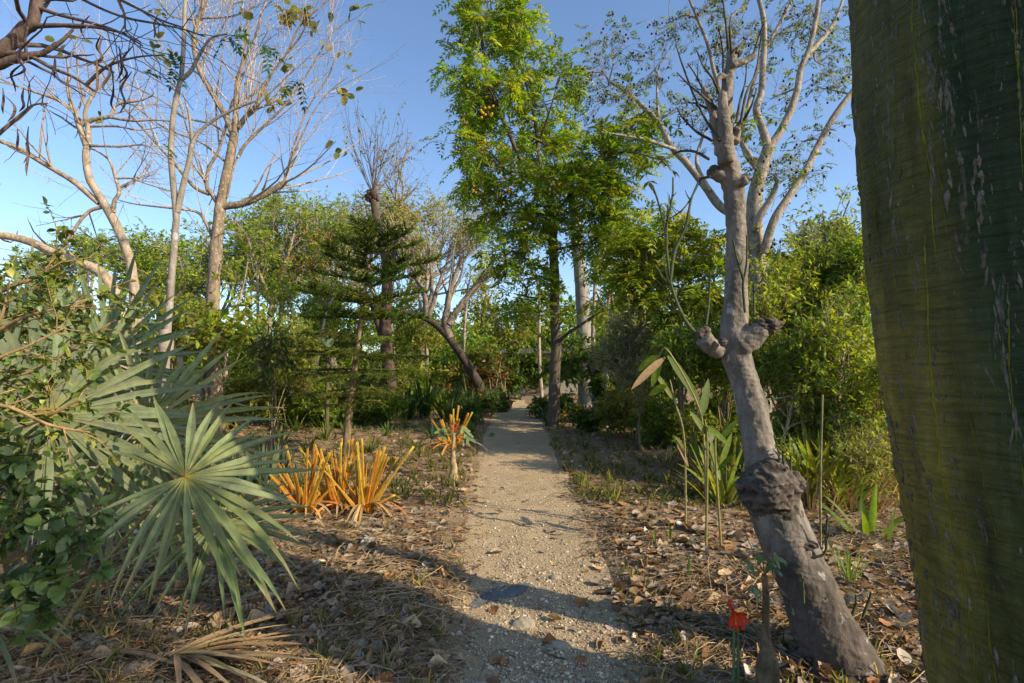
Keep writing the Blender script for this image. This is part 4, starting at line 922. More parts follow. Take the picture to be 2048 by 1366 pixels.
# --- spreading tree behind the leaning grey trunk
d = 9.; S = lambda *q: [c3(a, b, d + (q2[2] if len(q2) > 2 else 0)) for q2 in q for a, b in (q2[:2],)]
base = gb_(1522, 905, d)
tl = [([base - A3(0, 0, .1), P(1520, 700, d)] + S((715, 1280), (708, 1150), (703, 1000), (708, 880), (740, 760), (768, 670)), .24, .14),
      (S((768, 680), (745, 600), (712, 500), (735, 420), (742, 300), (748, 200), (745, 90), (715, -40)), .1, .05),
      (S((772, 670), (820, 600), (870, 500), (900, 400), (912, 320), (950, 230), (975, 130), (1000, -20)), .1, .05),
      (S((940, 260, .1), (1000, 190, .3), (1050, 130, .5), (1085, 60, .6), (1115, -30, .8)), .07, .03),
      (S((745, 1150, -.2), (790, 1010, -.3), (850, 910, -.3), (930, 790, -.2), (1000, 650), (1060, 540), (1140, 430), (1230, 330)), .1, .06),
      (S((705, 1050, -.2), (730, 980, -.3), (780, 900, -.4), (812, 820, -.5)), .1, .055),
      (S((700, 1000, .2), (560, 950, .4), (480, 850, .5), (400, 750, .5), (320, 660, .6), (268, 560, .6), (180, 470, .8), (120, 420, 1.), (40, 370, 1.2)), .12, .03),
      (S((340, 680, .5), (220, 640, .3), (120, 620, .2), (0, 600, .1)), .05, .02),
      (S((500, 870, .4), (440, 740, .6), (470, 620, .9), (500, 560, 1.)), .06, .02),
      (S((268, 560, .6), (260, 420, .8), (270, 300, .9), (330, 240, 1.)), .04, .012),
      (S((520, 330, .5), (490, 200, .5), (450, 100, .5), (400, -20, .5)), .05, .03),
      (S((712, 760, .3), (600, 560, .6), (520, 330, .5)), .06, .045),
      (S((720, 780, .3), (650, 640, .5), (720, 300, .7), (790, 160, .8), (860, 30, .9), (900, -60, 1.)), .06, .03),
      (S((520, 250, .5), (560, 120, .6), (660, 20, .8)), .03, .02)]
sb_ = [(1235, 100, d + 1, 55, 45, .8), (1300, 130, d + 1, 55, 55, .9), (1180, 130, d + 1., 40, 40, .8), (1260, 200, d + .8, 60, 40, .8), (1200, 190, d + 1, 40, 40, .7), (1340, 40, d + .7, 50, 50, .8, .8), (1400, 30, d + .7, 40, 50, .7), (1490, 60, d + .5, 70, 60, .9, 1.2), (1570, 60, d + .8, 60, 60, .9, 1.2), (1450, 100, d + .6, 50, 60, .8), (1610, 30, d + .5, 45, 50, .7), (1660, 120, d + .8, 40, 50, .7), (1650, 60, d + .8, 35, 45, .6), (1560, 180, d + .4, 45, 50, .6, .7), (1540, 340, d - .3, 60, 35, .6, 1.), (1590, 360, d + .2, 50, 40, .6, 1.), (1490, 300, d + .8, 50, 50, .6, .8), (1400, 270, d + .8, 50, 50, .6, .7), (1620, 270, d, 50, 40, .6, .7), (1420, 190, d + .7, 45, 45, .7, .7), (1340, 220, d + .6, 50, 40, .7, .7), (1520, 480, d - .2, 30, 30, .4, .5), (1640, 180, d + .6, 40, 40, .6, .6)]
tl = [(a_, b_ * .74, c_ * .74) for a_, b_, c_ in tl]
ST = tree('spreading_tree', 'big pale branched tree with sparse feathery leaves and dark pods, behind the leaning grey trunk', base, tl, sb_, (.27, .235, .195), 'barkp', 'leaf', 'pinnate', [(.12, .17, .05), (.16, .19, .05), (.09, .14, .04)], (.11, .2), .36, 11, 4, 1, (.2, .5), None, .02, 14, twr=.003)
pb = MB(); blob(pb, (0, 0, 0), .022, (.045, .025, .018), 3, .12, 30, 8, 6, (1, .6, 1.2))
p, t = on_br(ST[2], 1, (.7, 1)); p = p[RS.permutation(len(p))[:420]]; p = p[np.argsort(np.linalg.norm(p - cam0, axis=1))]
pod0 = pb.build('seed_pod', M['dead'])
for k in range(100):
    c = pod0 if k == 0 else pod0.copy()
    if k: C.objects.link(c)
    c.parent = ST[0]; c.location = tuple(p[k] - np.array(ST[0].location) - A3(0, 0, .04)); c.rotation_euler = (0, 0, RS.uniform(0, 6))
pb = MB()
for q in p[100:]: blob(pb, q - A3(0, 0, .04), .022, (.045, .025, .018), 3, .12, 30, 6, 5, (1, .7, 1.2))
tag(pb.build('seed_pods', M['dead'], ST[0]), kind='stuff')

# --- bare tree with big leftover leaves, left
d = 11.; Q = lambda *q: [c1(a, b, d + (q2[2] if len(q2) > 2 else 0)) for q2 in q for a, b in (q2[:2],)]
base = gb_(436, 872, d)
tl = [([base - A3(0, 0, .1), P(428, 740, d), P(425, 620, d)] + Q((1180, 1366), (1195, 1200), (1215, 1060), (1250, 900), (1275, 760), (1290, 680)), .215, .1),
      (Q((1275, 740), (1235, 640), (1190, 560), (1130, 460), (1085, 370), (1060, 240), (1080, 110), (1100, 60), (1120, -60)), .1, .05),
      (Q((1285, 700), (1290, 560), (1298, 420)), .09, .07), (Q((1300, 700), (1350, 630), (1410, 575)), .08, .05),
      (Q((1215, 1130), (1330, 1110), (1450, 1060), (1550, 1000), (1562, 980)), .11, .07),
      (Q((1555, 990), (1580, 900), (1640, 760), (1720, 600), (1800, 500), (1900, 420)), .035, .012), (Q((1560, 990), (1590, 850), (1640, 700), (1700, 560), (1790, 420), (1840, 300)), .035, .012),
      (Q((1195, 1120), (1150, 1050), (1130, 1020), (1140, 920), (1190, 830), (1230, 700), (1270, 540)), .07, .03),
      (Q((1140, 1060), (1060, 1020), (960, 900), (860, 790), (760, 680), (640, 540), (560, 400), (520, 300)), .06, .012),
      (Q((1180, 1340), (1130, 1230), (1080, 1160), (960, 1140), (740, 1115), (640, 1090)), .06, .012),
      (Q((1300, 860), (1340, 790), (1440, 690), (1560, 570), (1680, 400), (1800, 200), (1912, 100)), .05, .012),
      (Q((1300, 410), (1340, 330), (1400, 180), (1450, 0), (1470, -60)), .045, .02), (Q((1300, 430), (1330, 300), (1350, 150), (1380, -40)), .04, .015),
      (Q((1410, 575), (1430, 480), (1560, 300), (1640, 140), (1760, 30), (1830, -40)), .045, .015), (Q((1350, 640), (1440, 500), (1500, 380), (1640, 200), (1700, 60), (1720, -40)), .04, .012),
      (Q((1085, 380), (1150, 250), (1230, 120), (1270, -20)), .035, .012), (Q((1060, 240), (1010, 120), (960, -30)), .03, .012), (Q((1080, 110), (940, 90), (860, 0)), .03, .012), (Q((1100, 100), (1260, 90), (1380, 40), (1420, -30)), .03, .012),
      (Q((1130, 1020), (1090, 930), (1020, 700), (980, 560), (900, 360), (870, 200)), .03, .01), (Q((1200, 820), (1180, 560), (1220, 280), (1240, 100)), .03, .01), (Q((1240, 1080), (1280, 900), (1330, 800), (1400, 720), (1500, 660), (1620, 560)), .035, .01),
      (Q((1270, 760), (1160, 680), (1000, 640), (900, 560), (700, 460), (560, 420)), .04, .01), (Q((1250, 900), (1100, 780), (900, 700), (700, 560), (520, 500), (380, 470)), .035, .008)]
o = thing('bare_teak', 'tall leafless tree with pale upswept branches and a few large leaves, left of the araucaria', 'tree', base)
tb = MB(); tl = [(a_, b_ * .72, c_ * .72) for a_, b_, c_ in tl]; lb = limbs(tb, tl, 11, (.235, .185, .135), .09, 4)
m = Br(lb.P[1:], lb.R0[1:], lb.R1[1:])
t1 = spawn(m, 10, (.2, 1), ang=(20, 50), n=6, wander=.08, trop=(0, 0, .07), rr=.4, lens=(.8, 2.3), rmin=.006); t2 = spawn(t1, 2, (.2, .95), ang=(20, 45), n=5, wander=.08, trop=(0, 0, .05), rr=.55, lens=(.4, 1.2), rmin=.004)
t3 = spawn(t2, 2, (.3, 1), ang=(20, 60), n=4, wander=.14, trop=(0, 0, -.02), rr=.5, lens=(.2, .5), rmin=.0025)
btubes(tb, t1, 5, (.42, .35, .28)); btubes(tb, t2, 4, (.42, .34, .27)); btubes(tb, t3, 3, (.38, .3, .25)); tb.build('trunk', M['barkp'], o)
for x, y, k, s in ((320, 15, 6, .3), (575, 30, 8, .42), (590, 25, 6, .4), (560, 18, 6, .36), (500, 10, 6, .36), (615, 40, 5, .36), (635, 30, 6, .34), (716, 22, 7, .36), (577, 122, 6, .38), (570, 190, 6, .36), (545, 200, 4, .3), (690, 195, 6, .36), (663, 105, 3, .24), (698, 110, 3, .24), (712, 145, 3, .24), (676, 300, 4, .3), (130, 95, 5, .32), (155, 92, 4, .3), (310, 90, 5, .3), (205, 240, 4, .24), (530, 205, 3, .3), (325, 105, 4, .26), (680, 185, 3, .3), (590, 130, 3, .3)):
    cm = MB(); c = P(x, y, d + RS.uniform(-.3, .3)); q = c + RS.normal(size=(k, 3)) * .1
    put(cm, TM['round'], q, RS.normal(size=(k, 3)) * A3(1, 1, .6) + A3(0, 0, -.5), A3(0, -.5, .7) + RS.normal(size=(k, 3)) * .6, s * RS.uniform(.4, .85, k), .66, tints([(.17, .18, .06), (.24, .2, .07), (.12, .15, .06)], k)); cm.build('leaf_cluster', M['leaf'], o)

# --- mottled leaning tree at the left
d = 8.; base = gb_(255, 925, d)
tl = [([base - A3(0, 0, .1), P(262, 760, d), P(272, 620, d)] + Q(), .13, .12)]
q = lambda *p_: [c1(a, b, d + (p2[2] if len(p2) > 2 else 0)) for p2 in p_ for a, b in (p2[:2],)]
tl = [([base - A3(0, 0, .1), P(268, 760, d), P(272, 620, d)] + q((715, 1450), (690, 1366), (640, 1240), (560, 1100), (490, 980), (470, 860), (478, 790)), .105, .062),
      (q((478, 800), (440, 710), (418, 640), (385, 560), (358, 430)), .075, .02), (q((480, 800), (482, 700), (465, 610), (520, 500), (560, 460)), .06, .015),
      (q((540, 1110), (400, 990), (250, 900), (120, 820), (0, 770), (-120, 730)), .055, .04), (q((620, 1160), (625, 1100), (650, 1050), (630, 970), (600, 880), (540, 830), (490, 810)), .045, .015),
      (q((430, 690), (520, 650), (600, 635), (640, 570), (760, 550), (840, 520)), .05, .012), (q((400, 600), (300, 540), (150, 490), (0, 430)), .04, .012), (q((600, 640), (720, 660), (850, 655), (960, 665)), .03, .01), (q((500, 690), (640, 690), (760, 710), (900, 690)), .028, .008), (q((630, 975), (720, 975), (820, 1010), (960, 1050)), .025, .008), (q((555, 1130), (480, 1160), (400, 1260), (340, 1366)), .04, .02), (q((480, 795), (650, 800), (800, 795), (900, 880)), .03, .008)]
o = thing('mottled_tree', 'crooked leafless tree with pale mottled bark, left of the thin straight sapling', 'tree', base); tb = MB(); tl = [(a_, b_ * .78, c_ * .78) for a_, b_, c_ in tl]; lb = limbs(tb, tl, 11, (.32, .26, .2), .1, 6)
t1 = spawn(Br(lb.P[1:], lb.R0[1:], lb.R1[1:]), 6, (.25, 1), ang=(25, 60), n=6, wander=.14, trop=(0, 0, .04), rr=.45, lens=(.6, 1.6), rmin=.006); t2 = spawn(t1, 2, (.2, .95), ang=(25, 60), n=5, wander=.16, trop=(0, 0, .02), rr=.55, lens=(.25, .7), rmin=.003)
btubes(tb, t1, 5, (.3, .24, .19)); btubes(tb, t2, 4, (.26, .2, .17)); tb.build('trunk', M['barkp'], o)
# second low stem of its neighbour, reaching in from the left
base = gb_(236, 880, 8.6); o = thing('low_branching_tree', 'low bent pale stem reaching left below the mottled tree, behind the fan palm', 'tree', base); tb = MB()
lb = limbs(tb, [([base, P(246, 720, 8.6), P(240, 640, 8.6), P(228, 585, 8.6), P(205, 548, 8.6), P(160, 525, 8.6), P(110, 508, 8.5), P(50, 480, 8.4), P(-60, 460, 8.3)], .11, .06), ([P(210, 552, 8.6), P(160, 522, 8.7), P(120, 500, 8.8), P(60, 520, 9)], .035, .012)], 10, (.4, .31, .22), .06, 6)
t1 = spawn(lb, 6, (.5, 1), ang=(30, 70), n=5, wander=.14, trop=(0, 0, .12), rr=.35, lens=(.5, 1.4), rmin=.005); btubes(tb, t1, 4, (.3, .24, .19)); tb.build('trunk', M['barkp'], o)

# --- thin sapling
d = 5.; base = gb_(322, 1037, d); s = lambda *p_: [c1(a, b, d) for a, b in p_]
o = thing('thin_sapling', 'thin straight grey sapling forking once, standing between the fan palm and the bare tree', 'tree', base); tb = MB()
lb = limbs(tb, [([base - A3(0, 0, .05), P(322, 960, d), P(328, 820, d), P(333, 690, d), P(338, 620, d)] + s((955, 1290), (962, 1180), (946, 1000), (934, 850), (944, 650), (972, 490), (992, 400), (1005, 200), (1012, -40)), .04, .018),
                (s((968, 1160), (998, 1020), (1035, 870), (1050, 780), (1120, 690), (1250, 610), (1400, 550)), .03, .009), (s((1050, 775), (1035, 640), (1000, 500)), .018, .006), (s((985, 440), (1040, 390), (1090, 300), (1150, 210), (1240, 185)), .022, .008)], 12, (.25, .225, .195), .05, 14)
tube(tb, [P(331, 660, d), P(333, 690, d), P(330, 715, d)], [.05, .062, .05], 12, (.28, .24, .2), n=10, lump=.2, freq=18); tb.build('trunk', M['barkg'], o)
q_ = np.array([c1(a, b, d) for a, b in ((1240, 185), (1260, 190), (1230, 200), (1280, 200), (1250, 180), (1300, 190), (990, 390), (960, 370), (930, 380), (1440, 240), (1420, 245), (1640, 430), (1630, 440), (890, 790), (760, 390))])
for q in q_:
    cm = MB(); pinnate(cm, q[None], RS.normal(size=(1, 3)) * A3(1, .6, .5) + A3(.3, 0, -.2), .2, 6, .075, .4, [(.05, .11, .02), (.07, .13, .03)], .3, stalk=.0025); cm.build('leaf', M['leaf'], o)

# --- dark overhanging branch top left, trunk outside the frame
d = 4.2; s = lambda *p_: [c1(a, b, d + (p2[2] if len(p2) > 2 else 0)) for p2 in p_ for a, b in (p2[:2],)]
base = onground(A3(-6.2, 4.1, 0)); o = thing('overhanging_tree', 'dark boughs with hanging curved pods coming in at the top left corner', 'tree', base); tb = MB()
lb = limbs(tb, [([base - A3(0, 0, .1), base + A3(.1, 0, 1.8), base + A3(.3, 0, 3.1), base + A3(.5, .1, 4.6)], .2, .13), ([base + A3(.3, 0, 3.1)] + s((-120, 340), (0, 285), (80, 215), (130, 155), (175, 130), (195, 60), (215, -40)), .062, .036),
                (s((170, 145), (260, 140), (420, 140), (560, 155), (690, 185)), .022, .008), (s((205, 40), (320, 80), (480, 120), (640, 170), (780, 250)), .018, .006), ([base + A3(.3, 0, 2.9)] + s((-150, 420), (0, 355), (90, 320), (190, 300), (240, 285), (330, 230), (400, 160)), .05, .01), (s((-100, 300), (20, 290), (150, 300), (280, 370), (400, 420), (520, 500)), .026, .008),
                (s((380, -40), (560, 50), (700, 100), (860, 130), (1000, 160), (1120, 200)), .012, .006), (s((600, -30), (740, 40), (880, 110), (1000, 150)), .014, .006), (s((470, 465), (560, 380), (640, 340), (760, 310), (900, 300)), .014, .005), (s((640, -20), (680, 80), (690, 170), (770, 230)), .01, .004), (s((-30, 750), (100, 640), (180, 575), (260, 565)), .016, .006)], 11, (.13, .095, .085), .1, 12)
t1 = spawn(Br(lb.P[1:], lb.R0[1:], lb.R1[1:]), 5, (.25, 1), ang=(25, 60), n=7, wander=.2, trop=(0, 0, .0), rr=.45, lens=(.3, .9), rmin=.004); btubes(tb, t1, 5, (.13, .1, .1)); tb.build('trunk', M['barkd'], o)
for x, y, L in ((490, 85, .22), (550, 190, .3), (560, 200, .25), (860, 80, .22), (725, 250, .3), (650, 250, .3), (120, 240, .28), (150, 330, .3), (540, 300, .35), (530, 320, .3), (15, 480, .25), (95, 705, .22), (155, 690, .35), (140, 780, .3), (720, 390, .35), (620, 440, .3), (25, 520, .22), (655, 290, .28), (300, 300, .2), (130, 480, .2)):
    p = c1(x, y, d + RS.uniform(-.3, .5)); b = MB(); bend = RS.normal() * .12; dx = RS.normal() * .2
    tube(b, [p, p + A3(dx * L, 0, -.4 * L), p + A3((dx + bend) * L * .6, 0, -.75 * L), p + A3((dx - bend) * L, 0, -L)], [.004, .012, .012, .003], 7, tints([(.05, .03, .035), (.13, .085, .06)], 1)[0], n=14, flat=.5); b.build('seed_pod', M['dead'], o)

# --- araucaria
d = 8.3; base = gb_(690, 917, d); o = thing('araucaria', 'dark green tiered araucaria with feathery drooping whorls, left of the path', 'conifer', base); tb = MB()
ax = [base - A3(0, 0, .05), P(696, 850, d), P(703, 790, d), P(711, 720, d), P(721, 645, d), P(728, 590, d), P(738, 530, d), P(752, 475, d), P(757, 455, d)]
lb = limbs(tb, [(ax, .062, .012)], 10, (.2, .15, .09), .12, 25, n=12); tb.build('trunk', M['bark'], o)
cm = MB(); bm = MB()
for (tx, ty, R, nb, up, dens) in ((755, 482, .35, 5, .8, 1), (750, 505, .72, 6, .6, 1), (744, 542, .98, 7, .45, 1), (737, 572, .9, 6, .42, 1), (728, 606, 1.12, 7, .25, 1), (724, 632, 1.1, 6, .02, 1), (716, 680, .9, 6, .1, .8), (712, 705, 1.1, 7, .02, .85), (706, 745, 1.05, 7, -.06, .8), (702, 780, .95, 6, -.1, .75), (699, 800, .65, 5, -.1, .6)):
    c = P(tx, ty, d); a0 = RS.uniform(0, 6.28)
    for k in range(nb):
        a = a0 + k / nb * 6.28 + RS.normal() * .12; dv = A3(math.cos(a), math.sin(a), 0); RR = R * RS.uniform(.75, 1.12); c = P(tx, ty + RS.uniform(-9, 9), d)
        pts = resample(np.array([c, c + dv * RR * .35 + A3(0, 0, up * .25 * RR), c + dv * RR * .75 + A3(0, 0, up * .42 * RR), c + dv * RR + A3(0, 0, up * .62 * RR)]), 26)
        tube(bm, pts, [.012, .004], 5, (.1, .11, .05), n=26)
        tg = nrm(np.gradient(pts, axis=0)); nn = int(52 * max(dens, .6) * max(RR, .5)); t = RS.uniform(.12, 1, nn); i = (t * 25).astype(int); sd = np.sign(RS.normal(size=nn))[:, None]
        x_ = nrm(np.cross(tg[i], A3(0, 0, 1)))
        L = .24 * (1 - .55 * np.abs(t - .45)) * RS.uniform(.8, 1.1, nn)
        dd = nrm(sd * x_ * .9 + tg[i] * .65 + RS.normal(size=(nn, 3)) * .16 + A3(0, 0, .24 if dens == 1 else -.15))
        s0 = pts[i]; PP = np.stack([s0 + dd * (L * u_)[:, None] + A3(0, 0, -.10 if dens < 1 else .05) * (L * u_ * u_)[:, None] for u_ in (0, .33, .66, 1)], 1)
        colr = tints([(.08, .135, .02), (.055, .1, .016), (.125, .165, .024)] if dens == 1 else [(.11, .15, .024), (.15, .17, .03), (.075, .11, .02)], 1)[0]
        nb_ = Br(PP, np.full(nn, .009), np.full(nn, .004)); btubes(cm, nb_, 4, colr)
        leafy(cm, nb_, 16, (.04, .07), .17, [colr * 1.1, colr * .8], 'dia', (0, 1), .9, 0)
bm.build('branch', M['twig'], o); cm.build('needle', M['leaf'], o)
# ------------------------------------------------------------------ the wood behind: every tree and bush its own thing
def bush(name, label, px, d, blobs, pal=GREEN, size=(.05, .09), wid=.45, style='small', nsub=14, ntw=5, nl=7, col=(.2, .15, .1), twl=(.15, .35), cat='shrub', group=None, r=.014, bark='twig', leaf='leaf', trop=(0, 0, .02), trunk=None, along=.5, twr=.003):
    base = gb_(px, 800, d); specs = []
    if trunk is not None:
        top = P(*trunk[0]); mid = (base + top) / 2 + RS.normal(size=3) * .04 * np.linalg.norm(top - base)
        specs = [([base - A3(0, 0, .1), mid, top], trunk[1], trunk[1] * .6)]
    else:
        for k in RS.permutation(len(blobs))[:5]:
            b = blobs[k]; c = P(b[0], b[1], b[2]); c = base + (c - base) * RS.uniform(.4, .7)
            s = base + A3(RS.uniform(-.2, .2), RS.uniform(-.2, .2), -.05)
            specs.append(([s, s * .6 + c * .4 + A3(0, 0, .12 * np.linalg.norm(c - s)), c], r, r * .5))
    return tree(name, label, base, specs, blobs, col, bark, leaf, style, pal, size, wid, nsub, ntw, nl, twl, group, r * .8 if trunk is None else trunk[1] * .45, 7, None, cat, twr=twr, trop=trop)
def ring(cx, cy, d, n, rx, ry, br, seed, dj=.5):
    r = np.random.default_rng(seed); o = []
    for k in range(n):
        a = r.uniform(0, 6.28); q = r.uniform(.1, 1) ** .5
        o.append((cx + rx * q * math.cos(a), cy + ry * q * math.sin(a), d + dj * r.normal(), br * r.uniform(.7, 1.25), br * r.uniform(.55, .95), br / F * d))
    return o
FE = dict(style='feather', size=(.12, .24), wid=.36, nsub=13, ntw=5, nl=8, twl=(.4, .9), twr=.006)
BG = 'leafy trees standing behind the garden'
FG_ = [(.27, .37, .04), (.21, .32, .036), (.34, .39, .05), (.15, .24, .03)]
T_ = (.3, .25, .19)
bush('feathery_tree', 'feathery green tree behind the fan palm, farthest left of the leafy trees', 150, 21, ring(170, 545, 21, 7, 110, 50, 52, 1) + [(200, 500, 21, 45, 28, 1.), (100, 520, 21, 40, 25, 1.)], FG_, trunk=((170, 600, 21), .16), cat='tree', group=BG, col=T_, bark='bark', **FE)
bush('feathery_tree', 'feathery green tree directly behind the thin straight sapling', 330, 19, ring(310, 545, 19, 8, 90, 55, 55, 2) + [(270, 490, 19, 50, 26, 1.), (340, 490, 19, 45, 26, 1.)], FG_, trunk=((320, 610, 19), .15), cat='tree', group=BG, col=T_, bark='bark', **FE)
o = bush('flame_tree', 'spreading feathery tree dotted with red flowers, right of the bare tall trunk', 545, 22, ring(545, 500, 22, 13, 115, 75, 58, 3) + [(480, 430, 22, 50, 28, 1.), (560, 415, 22, 55, 28, 1.), (620, 430, 22, 50, 28, 1.)], FG_, trunk=((545, 610, 22), .2), cat='tree', group=BG, col=T_, bark='bark', **FE)
for x, y in ((447, 440), (615, 465), (640, 478), (655, 470), (608, 530), (590, 520), (560, 545), (630, 545), (662, 540), (470, 455)):
    fm = MB(); q = P(x, y, 20.6) + RS.normal(size=(22, 3)) * A3(.3, .3, .14); put(fm, TM['oval'], q, RS.normal(size=(22, 3)), RS.normal(size=(22, 3)), .085, .6, tints([(.42, .08, .03), (.45, .14, .05)], 22))
    fm.build('flower_cluster', M['petal'], o[0])
bush('feathery_tree', 'pale green airy tree rising between the bare trunk and the pollarded trunk', 560, 29, ring(560, 450, 29, 10, 90, 50, 48, 61) + ring(600, 540, 29, 6, 90, 40, 50, 62), FG_ + OLIVE, trunk=((565, 600, 29), .2), cat='tree', group=BG, col=T_, bark='bark', **FE)
bush('feathery_tree', 'airy green tree behind the mottled and the bare tree, seen between their trunks', 365, 27, ring(365, 520, 27, 9, 70, 55, 48, 63), FG_, trunk=((365, 600, 27), .18), cat='tree', group=BG, col=T_, bark='bark', **FE)
bush('feathery_tree', 'light green airy tree filling the gap left of the leaning dark trunk', 790, 30, ring(770, 520, 30, 11, 90, 80, 48, 64), FG_ + OLIVE, trunk=((780, 640, 30), .2), cat='tree', group=BG, col=T_, bark='bark', **FE)
bush('feathery_tree', 'dark feathery tree behind the bare trunk and left of the red flowered one', 425, 24, ring(420, 560, 24, 9, 70, 75, 58, 4), DARKG + FG_, trunk=((430, 650, 24), .18), cat='tree', group=BG, col=T_, bark='bark', **FE)
bush('leafy_tree', 'bright green rounded tree behind the upper whorls of the araucaria', 675, 27, ring(670, 500, 27, 12, 70, 85, 50, 5) + [(690, 415, 27, 45, 25, 1.), (640, 425, 27, 40, 25, 1.)], FG_, trunk=((680, 620, 27), .2), cat='tree', group=BG, col=T_, bark='bark', **FE)
bush('umbrella_tree', 'pale thin leaved umbrella shaped tree behind the leaning dark trunk', 850, 22, ring(845, 440, 22, 13, 130, 50, 55, 6) + [(960, 480, 22, 50, 45, 1.), (740, 470, 22, 50, 40, 1.), (985, 560, 22, 45, 40, 1.)], [(.34, .36, .1), (.26, .3, .07), (.38, .35, .14)], trunk=((855, 560, 22), .12), cat='tree', col=(.36, .29, .23), bark='bark', style='feather', size=(.1, .18), wid=.35, nsub=16, ntw=6, nl=11, twl=(.4, .9), twr=.006)
bush('leafy_tree', 'small leafy tree standing in the gap above the end of the path', 1010, 23, ring(1020, 640, 23, 8, 70, 60, 42, 7) + ring(1075, 600, 23, 5, 45, 50, 36, 8), YGREEN, trunk=((1040, 690, 23), .1), cat='tree', group=BG, col=T_, bark='bark', style='small', size=(.12, .22), wid=.5, nsub=12, ntw=5, nl=6, twl=(.3, .7), twr=.005)
bush('leafy_tree', 'leafy tree between the tall tree and the leaning grey trunk, farthest back', 1290, 24, ring(1280, 560, 24, 12, 100, 100, 58, 9), GREEN, trunk=((1290, 660, 24), .2), cat='tree', group=BG, col=T_, bark='bark', style='small', size=(.14, .24), wid=.45, nsub=13, ntw=6, nl=8, twl=(.4, .8), twr=.006)
bush('compound_leaf_tree', 'bright green tree with drooping compound leaves, left of the leaning grey trunk', 1355, 9.5, [(1290, 480, 9.5, 45, 40, .5), (1350, 470, 9.5, 45, 35, .5), (1400, 500, 9.5, 50, 45, .5), (1300, 540, 9.5, 60, 40, .6), (1390, 560, 9.5, 60, 45, .5), (1330, 600, 9.6, 60, 40, .5), (1250, 500, 9.8, 50, 30, .5), (1410, 620, 9.4, 40, 40, .5), (1265, 570, 9.8, 40, 30, .5)], YGREEN, trunk=((1345, 620, 9.5), .06), cat='tree', style='pinnate', size=(.2, .34), nsub=10, ntw=4, nl=3, twl=(.15, .4), col=T_, bark='bark')
# trees to the right of the leaning trunk
bush('leafy_tree', 'olive leaved tree behind the hedge, showing above it beside the massive trunk', 1650, 13, ring(1650, 500, 13, 9, 70, 60, 42, 10) + [(1640, 430, 13, 35, 30, .4, .5), (1600, 470, 13, 40, 35, .5), (1690, 400, 12.5, 30, 40, .4, .4), (1700, 480, 12.5, 40, 40, .5)], OLIVE + YGREEN, trunk=((1650, 570, 13), .09), cat='tree', group=BG, style='small', size=(.08, .15), wid=.5, nsub=12, ntw=4, nl=6, twl=(.2, .5), col=T_, bark='bark')
HG = 'sunlit bushes of the hedge at right'
HD = dict(style='small', size=(.05, .115), wid=.4, nsub=14, ntw=6, nl=7, twl=(.15, .4), col=(.24, .18, .12), group=HG)
for k, (px, d, bl, pal, lab) in enumerate([
    (1560, 7.6, ring(1560, 620, 7.6, 8, 60, 70, 44, 11) + [(1540, 545, 7.7, 35, 30, .4)], YGREEN, 'sunlit bush of the hedge directly right of the upper leaning grey trunk'),
    (1645, 8.2, ring(1640, 590, 8.2, 9, 60, 70, 46, 12) + [(1620, 520, 8.2, 40, 35, .4), (1670, 530, 8.2, 40, 35, .4)], YGREEN, 'tallest sunlit bush of the hedge, between leaning grey and massive green trunks'),
    (1730, 7.6, ring(1715, 590, 7.6, 9, 45, 80, 44, 13) + [(1720, 500, 7.6, 35, 30, .4), (1690, 510, 7.6, 35, 35, .4)], GREEN, 'green bush of the hedge touching the upper edge of the massive green trunk'),
    (1590, 7.0, ring(1590, 730, 7.0, 8, 65, 60, 44, 14), GREEN, 'darker bush low in the hedge, behind the narrow part of the leaning trunk'),
    (1690, 6.8, ring(1680, 720, 6.8, 8, 60, 60, 44, 15), YGREEN, 'yellow green bush low in the hedge, in front of the taller ones'),
    (1760, 6.4, ring(1750, 760, 6.4, 8, 45, 70, 42, 16), YGREEN, 'bright bush of the hedge against the lower edge of the massive trunk'),
    (1640, 7.2, ring(1640, 830, 7.2, 7, 90, 40, 40, 17), DARKG, 'shaded bush at the foot of the hedge'),
    (1450, 8.8, ring(1440, 640, 8.8, 8, 55, 60, 44, 18), YGREEN, 'sunlit bush immediately left of the burl on the leaning grey trunk'),
    (1380, 8.2, ring(1385, 730, 8.2, 8, 60, 55, 42, 19), GREEN, 'green bush behind the big leaved ginger stems'),
    (1510, 9.6, ring(1500, 740, 9.6, 7, 60, 70, 46, 20), GREEN, 'deep green bush showing through behind the middle of the leaning trunk')]):
    bush('hedge_bush', lab, px, d, bl, pal, **HD)
# dead twiggy branches in the hedge
o = thing('dead_branch', 'bare pale dead branch caught in the hedge right of the leaning trunk', 'branch', gb_(1600, 800, 6.5)); b = MB()
lb = limbs(b, [(PL((1590, 760, 6.4), (1620, 715, 6.3), (1650, 680, 6.2), (1690, 640, 6.2)), .018, .006), (PL((1600, 690, 6.3), (1650, 655, 6.2), (1700, 635, 6.2)), .012, .005), (PL((1650, 655, 6.2), (1655, 625, 6.1), (1670, 600, 6.1)), .01, .004), (PL((1560, 900, 6.4), (1580, 830, 6.4), (1590, 760, 6.4)), .02, .016), (PL((1675, 850, 6.2), (1680, 760, 6.2), (1690, 690, 6.2)), .02, .01), (PL((1540, 800, 6.4), (1600, 790, 6.2), (1660, 800, 6.)), .008, .004)], 6, (.38, .31, .23), .08, 8)
t1 = spawn(lb, 10, (.2, 1), (.2, .5), (25, 70), 5, .2, (0, 0, -.02), .5); btubes(b, t1, 4, (.34, .27, .2)); btubes(b, spawn(t1, 3, (.2, 1), (.3, .6), (30, 70), 4, .2, (0, 0, 0), .5), 3, (.3, .24, .18)); b.build('twig', M['barkp'], o)

